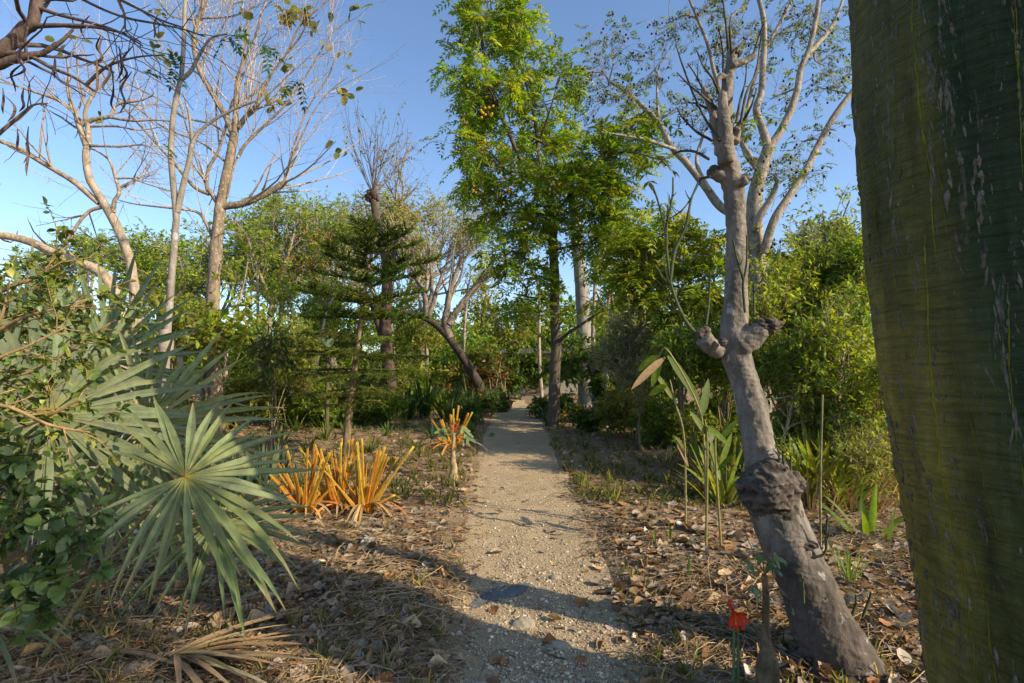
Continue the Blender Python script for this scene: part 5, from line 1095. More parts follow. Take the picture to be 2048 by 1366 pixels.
# pale silvery shrub and the other bushes right of the path
bush('silvery_shrub', 'pale silvery shrub of fine upright sprays, right of the two grey trunks', 1265, 10.5, ring(1255, 700, 10.5, 9, 45, 65, 40, 21), [(.3, .32, .2), (.24, .27, .16), (.36, .36, .24)], style='small', size=(.07, .14), wid=.2, nsub=18, ntw=6, nl=11, twl=(.2, .5), col=(.36, .3, .23), trop=(0, 0, .25))
bush('shade_bush', 'dark bush in the shade under the tall tree, right of its trunk', 1150, 16, ring(1150, 720, 16, 6, 50, 50, 36, 22), DARKG, style='oval', size=(.12, .22), wid=.45, nsub=10, ntw=4, nl=5)
bush('shade_bush', 'dark bush closing the view at the far end of the path', 1045, 22.5, ring(1045, 745, 22.5, 8, 55, 40, 34, 23), DARKG, style='oval', size=(.14, .24), wid=.5, nsub=12, ntw=5, nl=7)
bush('shade_bush', 'dark bush left of the far end of the path, beside the red leaved plants', 985, 21, ring(985, 735, 21, 6, 40, 40, 34, 24), DARKG + OLIVE, style='oval', size=(.14, .24), wid=.4, nsub=10, ntw=5, nl=6)
bush('shade_bush', 'shaded bush behind the fallen log right of the path', 1225, 15, ring(1235, 740, 15, 8, 60, 60, 40, 25), DARKG + GREEN, style='oval', size=(.14, .26), wid=.4, nsub=10, ntw=5, nl=6)
bush('shade_bush', 'tall shaded bush between silvery shrub and compound leaved tree', 1320, 12, ring(1325, 690, 12, 9, 60, 70, 42, 26), GREEN + DARKG, style='small', size=(.08, .15), wid=.45, nsub=10, ntw=5, nl=6)
bush('shade_bush', 'low bush in front of the silvery shrub, twiggy with a dark stem', 1283, 9, [(1270, 790, 9, 35, 30, .3, .6), (1300, 770, 9, 35, 40, .3, .6), (1285, 740, 9, 30, 30, .3, .5)], OLIVE, style='oval', size=(.07, .13), wid=.3, nsub=10, ntw=4, nl=3, trunk=((1283, 810, 9), .03))
# left middle ground
MG = dict(style='small', nsub=13, ntw=5, nl=8, twl=(.2, .5), col=(.27, .21, .14))
bush('feathery_bush', 'fresh green feathery bush behind the araucaria, left side', 610, 15, ring(610, 620, 15, 10, 70, 60, 46, 31), FG_, size=(.08, .16), wid=.36, **MG)
bush('feathery_bush', 'green bush right behind the araucaria stem', 690, 17, ring(700, 640, 17, 8, 60, 60, 46, 32), GREEN, size=(.09, .16), wid=.4, **MG)
bush('feathery_bush', 'yellow green thicket filling in behind the leaning dark trunk', 840, 19, ring(840, 720, 19, 10, 70, 60, 44, 33), YGREEN + OLIVE, size=(.1, .18), wid=.4, **MG)
bush('feathery_bush', 'green thicket between the pollarded trunk and the leaning dark trunk', 800, 21, ring(800, 640, 21, 9, 60, 50, 46, 34), GREEN, size=(.1, .18), wid=.4, **MG)
bush('feathery_bush', 'twiggy green bush behind the right hand tips of the fan palm', 560, 11.5, ring(555, 690, 11.5, 8, 50, 60, 40, 35), OLIVE + YGREEN, size=(.07, .13), wid=.45, **MG)
bush('feathery_bush', 'bush with broad leaves at the foot of the tall bare tree', 430, 10.3, ring(440, 640, 10.3, 7, 70, 50, 40, 36), YGREEN, style='oval', size=(.1, .2), wid=.5, nsub=9, ntw=4, nl=4, twl=(.2, .5), col=(.3, .23, .15))
bush('feathery_bush', 'low bush behind the fan palm, left of the tall bare tree', 330, 9.5, ring(340, 660, 9.5, 8, 70, 45, 42, 37), OLIVE + YGREEN, size=(.08, .15), wid=.45, **MG)
bush('feathery_bush', 'bush behind the fan palm at the left edge of the view', 130, 10, ring(120, 630, 10, 10, 110, 60, 50, 38), OLIVE, size=(.08, .15), wid=.45, **MG)
bush('feathery_bush', 'low dry thicket under the araucaria, beyond the litter', 590, 13, ring(600, 780, 13, 9, 90, 28, 34, 39), OLIVE + [(.22, .18, .09)], size=(.07, .12), wid=.35, **MG)
bush('feathery_bush', 'low thicket with dry twigs between araucaria and pollarded trunk', 760, 16, ring(750, 760, 16, 8, 70, 35, 34, 40), OLIVE + DARKG + [(.2, .16, .09)], size=(.08, .14), wid=.35, **MG)
# low undergrowth, one plant after another
UG = 'low undergrowth bushes in the middle distance'
for k, (px, d_, rx, h_, pal, lab) in enumerate([
    (470, 12, 70, 60, OLIVE, 'low olive undergrowth behind the right hand tips of the big fan frond'), (560, 14, 60, 60, YGREEN, 'yellow green undergrowth below the drooping vine'), (640, 12.5, 50, 46, GREEN, 'low green undergrowth just left of the araucaria stem'),
    (700, 14, 55, 55, OLIVE, 'olive undergrowth right behind the araucaria stem foot'), (750, 12.8, 50, 44, GREEN, 'low green undergrowth between araucaria and the strap leaves'), (820, 17, 60, 50, YGREEN, 'pale undergrowth behind the strap leaved clumps'), (885, 19, 55, 60, OLIVE, 'twiggy undergrowth under the curve of the leaning dark trunk'),
    (1250, 14.5, 60, 44, DARKG, 'dark undergrowth right beside the fallen log'), (1255, 11, 60, 60, OLIVE, 'undergrowth at the foot of the silvery shrub'), (1330, 9.5, 60, 60, GREEN, 'undergrowth behind the thin ginger stem'), (1400, 9, 60, 70, YGREEN, 'sunny undergrowth behind the tallest ginger stem'), (1300, 14, 70, 60, DARKG, 'shaded undergrowth far behind the silvery shrub'),
    (1470, 10.5, 60, 60, GREEN, 'undergrowth seen left of the leaning trunk, deep in the hedge'), (1560, 6.9, 60, 60, GREEN, 'low leafy growth at the hedge foot beside the leaning trunk'), (1650, 6.6, 60, 56, YGREEN, 'low leafy growth at the middle of the hedge foot'), (1730, 6.1, 60, 60, OLIVE, 'low leafy growth at the hedge foot against the massive trunk'), (1600, 11, 90, 80, DARKG, 'dark undergrowth behind the hedge, left part'), (1700, 10, 90, 80, DARKG, 'dark undergrowth behind the hedge, right part'), (300, 10.5, 80, 80, OLIVE, 'undergrowth behind the thin straight sapling'), (180, 11, 90, 80, GREEN, 'undergrowth behind the large fan frond')]):
    cy = 730 + 1536 / d_ - h_ * .75
    bush('undergrowth_bush', lab, px, d_, ring(px, cy, d_, 7, rx * .85, h_ * .6, 30, 300 + k, .35), pal, style='small', size=(.008 * d_, .015 * d_), wid=.4, nsub=12, ntw=5, nl=6, twl=(.15, .4), col=(.26, .2, .13), group=UG, r=.009)
# hanging dark leaved vine bush
o = bush('drooping_vine', 'dark drooping long leaved vine bush left of the araucaria', 548, 9., [(545, 660, 9., 25, 30, .3), (552, 700, 9., 28, 30, .3), (545, 740, 9., 26, 30, .3), (530, 690, 9., 22, 30, .3)], [(.07, .11, .03), (.1, .14, .035)], style='lance', size=(.12, .22), wid=.22, nsub=8, ntw=3, nl=4, trop=(0, 0, -.3), cat='vine')
# pollarded dark tree
d = 16.; b0 = gb_(786, 800, d); o = thing('pollarded_tree', 'dark pollarded trunk with a knobbly head and thin upright shoots, right of the araucaria', 'tree', b0); tb = MB()
lb = limbs(tb, [([b0 - A3(0, 0, .1), P(778, 745, d), P(772, 690, d), P(772, 620, d), P(775, 560, d), P(770, 510, d), P(760, 470, d), P(752, 430, d), P(747, 400, d)], .21, .1), ([P(772, 690, d), P(757, 650, d), P(740, 600, d - .3), P(700, 585, d - .5), P(670, 570, d - .5)], .14, .06), ([P(765, 490, d), P(745, 475, d), P(735, 460, d), P(735, 440, d)], .12, .12), ([P(775, 560, d), P(790, 500, d), P(795, 460, d)], .1, .05)], 11, (.1, .07, .055), .15, 3)
for c in ((743, 385), (738, 395), (752, 395), (748, 388), (736, 390), (736, 445), (740, 455), (733, 450)): blob(tb, P(*c, d), .13, (.1, .07, .05), c[0], .6, 9, 20, 14)
hd = Br(np.array([[P(745, 395, d), P(746, 388, d), P(747, 380, d)]]), [.1], [.1])
t1 = spawn(hd, 26, (0, 1), ang=(5, 60), n=7, wander=.07, trop=(0, 0, .10), rr=.12, lens=(1.2, 3.4), rmin=.01); t2 = spawn(t1, 3, (.3, .95), ang=(15, 45), n=5, wander=.1, trop=(0, 0, .08), rr=.5, lens=(.4, 1.1), rmin=.007)
btubes(tb, t1, 4, (.17, .13, .1)); btubes(tb, t2, 3, (.19, .15, .12)); tb.build('trunk', M['barkd'], o)
cm = MB(); leafy(cm, t2, 3, (.07, .16), .4, OLIVE, 'dia', (.5, 1)); cm.build('crown', M['leaf'], o)
# thin grey trunk just right of it
bush('leafy_tree', 'thin grey trunk with open twiggy crown right behind the pollarded trunk', 803, 21, [(800, 330, 21, 50, 45, 1., .7), (830, 370, 21, 50, 40, 1., .7), (770, 370, 21, 40, 40, 1., .6), (820, 290, 21, 35, 30, .8, .5)], OLIVE, trunk=((795, 430, 21), .13), cat='tree', group=BG, style='small', size=(.08, .16), wid=.4, nsub=14, ntw=4, nl=1, twl=(.4, .9), col=(.28, .24, .2), bark='barkp', twr=.007)
# leaning dark tree with upright pale branches
d = 17.; b0 = gb_(962, 800, d); o = thing('leaning_dark_tree', 'dark trunk leaning left over the garden with upright pale bare branches', 'tree', b0); tb = MB(); s = lambda *p_: [c5(a, b, d + .01 * (a % 7)) for a, b in p_]
lb = limbs(tb, [([b0 - A3(0, 0, .1)] + s((1055, 960), (1010, 870), (950, 770), (880, 670), (800, 590), (720, 540), (600, 505)), .05, .03),
                (s((880, 660), (850, 580), (860, 500), (870, 420), (890, 350), (930, 240), (940, 180)), .15, .05), (s((870, 580), (900, 530), (940, 470), (1000, 390), (1100, 290), (1180, 240)), .13, .05), (s((740, 540), (740, 460), (720, 380), (690, 330), (680, 280)), .12, .06), (s((750, 540), (780, 460), (800, 380), (830, 300), (860, 220), (880, 140)), .09, .03),
                (s((745, 480), (770, 400), (770, 300), (760, 200), (750, 120)), .07, .03), (s((860, 480), (900, 380), (940, 300), (960, 200)), .07, .025), (s((940, 470), (1020, 400), (1100, 300)), .05, .02), (s((800, 380), (850, 320), (940, 250)), .04, .015)], 10, (.2, .165, .135), .12, 4)
k_ = len(tb.V); tk = MB(); limbs(tk, [([b0 - A3(0, 0, .1)] + s((1055, 960), (1010, 870), (950, 770), (880, 670), (800, 590), (720, 540), (600, 505)), .18, .078)], 14, (.07, .054, .044), .12, 4); tk.build('trunk', M['barkd'], o)
m = Br(lb.P[1:], lb.R0[1:], lb.R1[1:])
t1 = spawn(m, 7, (.3, 1), ang=(15, 50), n=6, wander=.09, trop=(0, 0, .1), rr=.4, lens=(.9, 2.6), rmin=.01); t2 = spawn(t1, 3, (.3, 1), ang=(20, 55), n=5, wander=.12, trop=(0, 0, .04), rr=.5, lens=(.4, 1.2), rmin=.007)
btubes(tb, t1, 5, (.3, .265, .225)); btubes(tb, t2, 3, (.3, .265, .22)); tb.build('bough', M['barkp'], o)
cm = MB(); leafy(cm, t2, 3, (.08, .16), .4, OLIVE, 'dia', (.4, 1)); cm.build('crown', M['leaf'], o)
# two grey trunks right of the tall tree
d = 17.; b0 = gb_(1172, 806, d); o = thing('palm_trunk_tree', 'thick smooth grey trunk ringed like a palm, behind the tall tree to its right', 'tree', b0); tb = MB()
lb = limbs(tb, [([b0 - A3(0, 0, .1), P(1171, 740, d), P(1168, 660, d), P(1163, 580, d), P(1157, 500, d), P(1150, 440, d), P(1146, 380, d)], .27, .17)], 14, (.27, .25, .235), .05, 4); tb.build('trunk', M['barkg'], o)
cm = MB()
for k in range(14):
    a = RS.uniform(0, 6.28); n_ = 1
    pinnate(cm, P(1146, 380, d)[None], A3(math.cos(a), math.sin(a), RS.uniform(.2, .9))[None], 2.0, 26, .42, .09, DARKG, .5, kind='lance', stalk=.02)
cm.build('frond', M['leaf'], o)
d = 15.; bush('leafy_tree', 'slender pale trunk beside the thick ringed grey trunk, light crown', 1190, 15, [(1200, 470, 15, 40, 35, .7, .6), (1225, 520, 15, 40, 30, .6, .5), (1170, 450, 15, 35, 30, .6, .5), (1240, 560, 15, 35, 25, .6, .4)], GREEN, trunk=((1192, 530, 15), .085), cat='tree', group=BG, style='small', size=(.1, .2), wid=.45, nsub=12, ntw=4, nl=3, twl=(.3, .6), col=(.3, .26, .22), bark='barkp')
# feather palm behind the hedge
b0 = gb_(1570, 760, 11.5); o = thing('feather_palm', 'feather palm whose spiky fronds show above the hedge', 'palm', b0); tb = MB(); tp = P(1572, 560, 11.5); tube(tb, [b0, (b0 + tp) / 2, tp], [.16, .13, .12], 12, (.2, .17, .13), n=14, lump=.1, freq=8); tb.build('trunk', M['bark'], o)
for k, (dx, dz) in enumerate(((-.9, .5), (-.5, .9), (.1, 1.), (.5, .9), (.95, .45), (1., .1), (-1., .05), (.7, .7), (-.25, 1.))):
    cm = MB(); pinnate(cm, tp[None], A3(dx, RS.normal() * .3, dz)[None], RS.uniform(1., 1.35), 34, .36, .06, DARKG, .3, kind='lance', stalk=.012); cm.build('frond', M['leaf'], o)
b0 = gb_(1630, 780, 12.); o = thing('pale_fan_palm', 'pale spiky palm top poking up into the sky behind the hedge', 'palm', b0); tb = MB(); tp = P(1626, 530, 12.); tube(tb, [b0, (b0 + tp) / 2, tp], [.13, .11, .1], 12, (.25, .22, .18), n=14, lump=.1, freq=8); tb.build('trunk', M['bark'], o)
for k in range(10):
    a = RS.uniform(-1.4, 1.4); cm = MB(); dv = A3(math.sin(a), RS.normal() * .4, math.cos(a)); pinnate(cm, tp[None], dv[None], .9, 20, .34, .05, [(.2, .22, .16)], .12, kind='lance', stalk=.012, ang=.5); cm.build('frond', M['leaf'], o)

# slender trunks and saplings through the middle distance
SL = 'slender trunks through the middle distance'
for k, (px, d_, ty, lean, lab) in enumerate([(1215, 14, 520, 8, 'slender bare trunk just right of the two grey trunks'), (1300, 11, 560, -12, 'slender pale trunk behind the silvery shrub'), (1365, 10.5, 540, 15, 'slender trunk behind the tallest ginger stem'), (1432, 9.5, 520, -8, 'slender trunk close left of the leaning grey trunk'), (1545, 10, 520, 10, 'slender trunk close right of the leaning grey trunk in the hedge'),
    (470, 13, 560, 14, 'slender stem right of the tall bare trunk'), (525, 15, 540, -10, 'slender stem behind the drooping vine'), (645, 14, 600, 8, 'slender stem left of the araucaria'), (850, 20, 560, -14, 'slender stem under the canopy left of the leaning dark trunk'), (925, 21, 560, 10, 'slender pale stem right behind the leaning dark trunk'), (1085, 19, 560, -6, 'slender stem close left of the tall tree'), (405, 11, 560, 20, 'slender leaning stem left of the tall bare trunk')]):
    bush('slender_tree', lab, px, d_, [(px + lean, ty, d_, 32, 28, .4, .45), (px + lean * 2.2, ty - 30, d_, 26, 24, .35, .35)], YGREEN, style='small', size=(.008 * d_, .014 * d_), wid=.42, nsub=10, ntw=4, nl=4, twl=(.2, .5), col=(.3, .25, .2), trunk=((px + lean, ty + 20, d_), .0042 * d_), cat='tree', group=SL, bark='barkp')
# building at the end of the path: a flat concrete roof on block walls
def box(mb, c, s, col):
    c, s = A3(*c), A3(*s) / 2; V = np.array([c + s * A3(i, j, k) for i in (-1, 1) for j in (-1, 1) for k in (-1, 1)])
    mb.add(V, [[0, 1, 3, 2], [4, 6, 7, 5], [0, 4, 5, 1], [2, 3, 7, 6], [0, 2, 6, 4], [1, 5, 7, 3]], col)
bp = P(1105, 705, 27.); bx, bz = bp[0], bp[2]; o = thing('garden_building', 'low grey building with a flat roof slab, half hidden past the path end', 'building', (bx, 27, 0))
b = MB(); box(b, (bx, 28.5, bz / 2 - .05), (4.4, 2.6, bz - .1), (.24, .225, .19)); b.build('wall', M['dirt'], o, smooth=False)
b = MB(); box(b, (bx - .1, 28.4, bz + .08), (5.6, 3.8, .26), (.34, .32, .3)); b.build('roof', M['dirt'], o, smooth=False)
b = MB(); box(b, (bx - .9, 27.17, 1.02), (.9, .05, 2.0), (.16, .12, .09)); b.build('door', M['bark'], o, smooth=False)
b = MB(); box(b, (bx + .9, 27.17, 1.5), (1., .05, .9), (.05, .06, .07)); b.build('window', M['leafw'], o, smooth=False)
b = MB(); box(b, (.9, 22.4, .06), (1.0, .3, .16), (.2, .18, .13)); tag(b.build('stone_step', M['dirt'], smooth=False, loc=(.9, 22.4, 0)), 'low weathered step closing off the far end of the path', 'step')

# unseen tree added behind the viewer's right shoulder, crown placed to shade near litter
b0 = onground(A3(-2.3 + 9.3 * math.sin(SUN_AZ), 2.45 + 9.3 * math.cos(SUN_AZ), 0)); o = thing('shade_tree', 'leafy tree added outside the view to shade the near litter', 'tree', b0); tb = MB(); cm = MB()
lb = limbs(tb, [([b0 - A3(0, 0, .1), b0 + A3(.1, 0, 2), b0 + A3(0, .1, 4.2)], .16, .09)], 10, (.25, .2, .15))
sbs = [fill_blob(tb, lb, b0 + A3(*c), A3(*r), 16, .04, (.25, .2, .15)) for c, r in (((-.1, .2, 5.), (1., .9, .7)), ((-.9, .6, 4.6), (.8, .8, .55)), ((.8, -.5, 5.2), (.9, .8, .6)))]
sb2 = join(*sbs); btubes(tb, sb2, 4, (.25, .2, .15)); tw = spawn(sb2, 5, (.25, 1), ang=(25, 70), n=4, lens=(.2, .5)); btubes(tb, tw, 3, (.22, .18, .13))
leafy(cm, tw, 7, (.08, .15), .5, GREEN); tb.build('trunk', M['bark'], o); cm.build('crown', M['leaf'], o)
# far wood
mb = MB(); 
for k in range(330):
    a = RS.uniform(-.95, .95); dd = RS.uniform(34, 60); c = A3(math.tan(a * .9) * dd, dd, RS.uniform(.5, 4.8) if k < 220 else RS.uniform(.3, 2.2)); r = RS.uniform(1.3, 2.3)
    n_ = 420; u = nrm(RS.normal(size=(n_, 3))) * RS.uniform(.2, 1, (n_, 1)) ** .4 * r
    put(mb, TM['dia'], c + u, RS.normal(size=(n_, 3)), A3(0, 0, 1) + RS.normal(size=(n_, 3)) * .6, RS.uniform(.3, .55, n_), .5, tints(FG_ + DARKG, n_, .2))
tag(mb.build('far_wood', M['leaf']), 'mass of green woodland closing the view far behind the garden', 'woodland', kind='stuff')

# ------------------------------------------------------------------ middle distance planting
def straplant(name, label, px, py, n, L, wd, pal, lean=.6, droop=1., cat='plant', group=None, mat='leaf', d=None, fold=.3, spread=.08, sub='leaf', seg=9):
    p = G(px, py) if d is None else gb_(px, py, d); o = thing(name, label, cat, p, group); b = MB()
    for k in range(n):
        a = RS.uniform(0, 6.28); s = p + A3(math.cos(a), math.sin(a), 0) * RS.uniform(0, spread); s[2] = float(gz(s[0], s[1]))
        ll = lean * RS.uniform(.15, 1.1)
        strap(b, s, A3(math.cos(a) * ll, math.sin(a) * ll, 1), L * RS.uniform(.65, 1.1), wd * RS.uniform(.75, 1.2), tints(pal, 1, .15)[0], droop * RS.uniform(.4, 1.3), seg, fold, twist=RS.normal() * .3)
    b.build(sub, M[mat], o); return o
RG = 'small rosette plants in the litter'
straplant('rosette_plant', 'arching yellow green rosette just behind the orange cut stalks', 738, 905, 26, .42, .016, [(.16, .18, .03), (.1, .14, .03)], 1.2, 1.3, group=RG)
straplant('rosette_plant', 'blue green spiky rosette left of the small orange cut plant', 865, 880, 26, .5, .022, [(.05, .1, .06), (.06, .11, .05)], 1., .7, group=RG)
straplant('rosette_plant', 'dark spiky rosette behind the yellow green one, near the araucaria stem', 738, 850, 22, .42, .016, [(.06, .1, .05), (.05, .08, .04)], 1., .7, group=RG)
straplant('rosette_plant', 'bright green leafy shoots left of the araucaria stem', 650, 880, 14, .62, .02, [(.17, .22, .04), (.13, .18, .04)], .6, .8, group=RG)
straplant('rosette_plant', 'low green shoots right of the fan palm tips, in front of the thicket', 618, 905, 12, .4, .018, [(.15, .2, .04)], .8, .9, group=RG)
straplant('rosette_plant', 'blue green rosette at the foot of the tall tree', 1098, 852, 20, .62, .03, [(.06, .11, .06), (.05, .1, .05)], .8, .8, group=RG)
SD = 'young green plants scattered in the litter left of the path'
for k, (px, py, n_, L, lab) in enumerate(((690, 868, 12, .35, 'young green plant just left of the araucaria stem foot'), (775, 872, 12, .34, 'young green plant right of the araucaria, first from the left'), (812, 858, 12, .4, 'young green plant between araucaria and the small cut plant'), (835, 905, 10, .28, 'small green plant left of the small cut plant, nearer the viewer'), (780, 840, 14, .45, 'young leafy plant below the pollarded trunk'), (945, 868, 12, .32, 'young plant between the small cut plant and the path'), (920, 845, 14, .42, 'leafy plant behind the small cut plant, close to the path'), (560, 890, 12, .5, 'upright green plant just beyond the tips of the front frond'), (590, 865, 12, .5, 'upright green plant farther beyond the tips of the front frond'), (850, 835, 14, .45, 'leafy plant in front of the strap leaved clumps'))):
    straplant('young_plant', lab, px, py, n_, L, .022, [(.14, .2, .04), (.09, .15, .03), (.2, .23, .05)], .8, .8, group=SD)
CRN = 'clumps of long strap leaves left of the path'
for k, (px, py, d_, L, lab) in enumerate(((900, 0, 13.5, 1.15, 'long strap leaved clump under the leaning dark trunk, nearest the path'), (850, 0, 14.5, 1.3, 'long strap leaved clump left of the leaning dark trunk, the middle of three'), (815, 0, 14, 1.0, 'long strap leaved clump nearest the pollarded trunk'), (945, 0, 15, 1.2, 'strap leaved clump right of the foot of the leaning dark trunk'))):
    straplant('strap_leaf_clump', lab, px, 800, 40, L, .035, [(.07, .12, .025), (.1, .15, .03), (.05, .09, .02)], .6, .9, group=CRN, d=d_, spread=.25)
SNK = 'snake plants behind the front palm frond'
for k, (px, py, lab) in enumerate(((488, 990, 'mottled upright snake plant clump directly behind the front palm frond, left one'), (528, 985, 'snake plant clump in the middle behind the right tips of the front frond'), (566, 968, 'snake plant clump next to the leftmost orange cut stalks'), (440, 985, 'shaded snake plant clump deepest behind the front frond'))):
    straplant('snake_plant', lab, px, py, 22, .52, .018, [(.05, .09, .05), (.08, .12, .06), (.12, .15, .07)], .22, .15, group=SNK, spread=.16, mat='leafw')
for k, (px, py, lab) in enumerate(((395, 1000, 'yellow green grassy clump behind the front frond, left of the snake plants'), (330, 1005, 'yellow green grassy clump at the foot of the thin straight sapling'), (240, 1010, 'grassy clump in the shade under the large fan palm frond'))):
    straplant('grassy_clump', lab, px, py, 40, .5, .008, [(.16, .18, .04), (.1, .13, .03), (.25, .22, .09)], .45, .5, group='grassy clumps under the fan palm', spread=.22)
# red leaved cordylines at the end of the path
for px, d_, h, lab in ((985, 18, 1.9, 'dark red leaved plant left of the far end of the path, taller of two'), (1010, 19, 1.5, 'dark red leaved plant nearest the far end of the path, shorter of two'), (940, 18.5, 1.6, 'brownish leaved plant beside the leaning dark trunk')):
    b0 = gb_(px, 800, d_); o = thing('red_leaf_plant', lab, 'plant', b0, 'red leaved plants near the end of the path'); tb = MB(); cm = MB()
    for k in range(5):
        t0 = b0 + A3(RS.normal() * .3, RS.normal() * .3, h * RS.uniform(.55, 1.05)); tube(tb, [b0 + A3(RS.normal() * .08, 0, 0), (b0 + t0) / 2, t0], [.025, .015], 6, (.25, .19, .13))
        for q in range(16):
            a = RS.uniform(0, 6.28); strap(cm, t0 - A3(0, 0, RS.uniform(0, .3)), A3(math.cos(a), math.sin(a), RS.uniform(.1, 1.)), RS.uniform(.35, .6), .045, tints([(.16, .06, .035), (.12, .1, .03), (.2, .1, .04), (.09, .08, .03)], 1)[0], 1., 6)
    tb.build('stem', M['twig'], o); cm.build('leaf', M['leafw'], o)
# banana leaves behind the araucaria
def bigleaf(mb, s, dv, L, wd, col, droop=.8, up=None): strap(mb, s, dv, L, wd, col, droop, 12, .18, lambda t: (min(1, .25 + t * 3.2) * (1 - max(0, (t - .55) / .45) ** 2 * .97)), up=up)
b0 = gb_(655, 800, 11.); o = thing('banana_plant', 'banana plant with broad pale blue green leaves behind the araucaria', 'plant', b0); tb = MB(); tp = P(655, 700, 11.); tube(tb, [b0, (b0 + tp) / 2, tp], [.05, .035], 10, (.09, .08, .045)); tb.build('stem', M['twig'], o); cm = MB()
for dx, dz, L in ((.9, .35, .75), (.15, 1, .5), (-.8, .5, .6), (.7, .1, .6), (-.5, .9, .5)): cm = MB(); bigleaf(cm, tp, A3(dx, -.3, dz), L, .12, (.17, .24, .15), .5); cm.build('leaf', M['leafw'], o)
b0 = gb_(1245, 800, 13.); o = thing('banana_plant', 'shaded young banana plant near the fallen log', 'plant', b0); cm = MB(); tb = MB(); tp = b0 + A3(0, 0, .5); tube(tb, [b0, tp], [.09, .06], 10, (.16, .16, .08)); tb.build('stem', M['leafw'], o)
for dx, dz, L in ((.6, .9, 1.1), (-.5, 1, 1.), (.1, 1, 1.3), (-.9, .4, .9), (.9, .3, .8)): cm = MB(); bigleaf(cm, tp, A3(dx, -.2, dz), L, .16, (.06, .11, .03), .8); cm.build('leaf', M['leafw'], o)
# tall ginger stems with big leaves, left of the leaning trunk
GP = [(.16, .21, .03), (.12, .18, .03), (.09, .145, .025)]
def ginger(label, stems, leaves_, d_, w_=.045, dead=0):
    b0 = onground(P(stems[0][0][0], 900, d_)); o = thing("ginger_plant", label, 'plant', b0, 'tall leafy ginger stems left of the leaning trunk'); tb = MB(); cm = MB()
    for s_ in stems:
        q = PL(*[(a, b, d_) for a, b in s_]); q[0] = onground(q[0]); q[1:-1] += RS.normal(size=q[1:-1].shape) * .02; tube(tb, q, [.011, .006], 7, (.27, .25, .1), n=16)
    for (x0, y0), (x1, y1), w2, dead_ in leaves_:
        a, e = P(x0, y0, d_), P(x1, y1, d_ + RS.uniform(-.15, .15)); L = np.linalg.norm(e - a) * 1.08
        cm = MB(); bigleaf(cm, a, nrm(e - a) + A3(0, 0, .12), L, w2 * .55, (.3, .2, .1) if dead_ else tints(GP, 1, .1)[0], .25, up=A3(.3, -1, .3)); cm.build('leaf', M['leaf'], o)
    tb.build('stem', M['leafw'], o); return o
ginger('tallest ginger stem with one long upright leaf, left of the leaning trunk', [[(1412, 960), (1408, 880), (1395, 800), (1330, 715), (1318, 712)]], [((1335, 712), (1396, 805), .085, 0), ((1320, 712), (1280, 740), .08, 0), ((1322, 716), (1305, 770), .07, 0), ((1330, 715), (1268, 775), .06, 1), ((1312, 715), (1290, 730), .05, 0)], 4.6)
ginger('leafy ginger stem with a broad upright leaf, close against the leaning trunk', [[(1410, 975), (1412, 900), (1410, 840)], [(1440, 980), (1435, 900), (1440, 850)]], [((1404, 832), (1416, 762), .065, 0), ((1412, 870), (1382, 825), .05, 0), ((1412, 850), (1455, 890), .05, 0), ((1440, 880), (1475, 840), .05, 0), ((1410, 900), (1430, 860), .05, 0), ((1436, 940), (1470, 905), .045, 0), ((1440, 960), (1420, 900), .045, 0), ((1440, 935), (1462, 870), .05, 0)], 4.3)
ginger('thin ginger stem with a bent drying leaf, farther from the leaning trunk', [[(1370, 955), (1362, 880), (1350, 800), (1340, 760)]], [((1345, 870), (1370, 905), .045, 0), ((1335, 770), (1300, 790), .06, 0), ((1352, 880), (1375, 930), .04, 1), ((1345, 800), (1310, 745), .05, 0)], 4.8)
YG2 = [(.24, .28, .04), (.18, .24, .035), (.3, .3, .06)]
for k, (px, py, n_, L, lab, pal) in enumerate(((1600, 960, 18, .75, 'lance leaved ginger clump right behind the burl of the leaning trunk', GP), (1655, 960, 16, .7, 'lance leaved ginger clump between the leaning and the massive trunk', GP), (1735, 1070, 9, .45, 'small lance leaved plant nearest the massive trunk', GP), (1690, 1010, 12, .5, 'young lance leaved clump among dry stalks right of the leaning trunk', GP), (1500, 985, 16, .6, 'narrow leaved clump behind the lower leaning trunk, on its left side', GP), (1430, 960, 14, .5, 'low leafy clump at the foot of the ginger stems', GP), (1565, 935, 22, .8, 'tall lance leaved clump hidden behind the gnarled collar of the leaning trunk', YG2), (1625, 930, 20, .85, 'tall arching lance leaved clump farther back towards the hedge', YG2), (1690, 945, 18, .7, 'arching lance leaved clump at the hedge foot near the massive trunk', YG2), (1470, 935, 20, .75, 'arching lance leaved clump left of the leaning trunk, touching it', YG2), (1395, 935, 14, .6, 'narrow leaved clump left of all the ginger stems', YG2), (1640, 990, 26, .95, 'tallest sunlit lance leaved clump right of the gnarled collar', YG2), (1590, 1000, 20, .7, 'sunlit lance leaved clump touching the right side of the gnarled collar', YG2), (1700, 985, 20, .8, 'sunlit lance leaved clump between bare stake and massive trunk', YG2), (1450, 1000, 18, .7, 'sunlit lance leaved clump left of the gnarled collar', YG2), (1740, 960, 18, .8, 'lance leaved clump half hidden by the massive trunk', YG2))):
    straplant('ginger_clump', lab, px, py, int(n_ * 1.3), L * 1.1, .032, pal, .8, .9, group='lance leaved clumps around the leaning trunk', spread=.2)
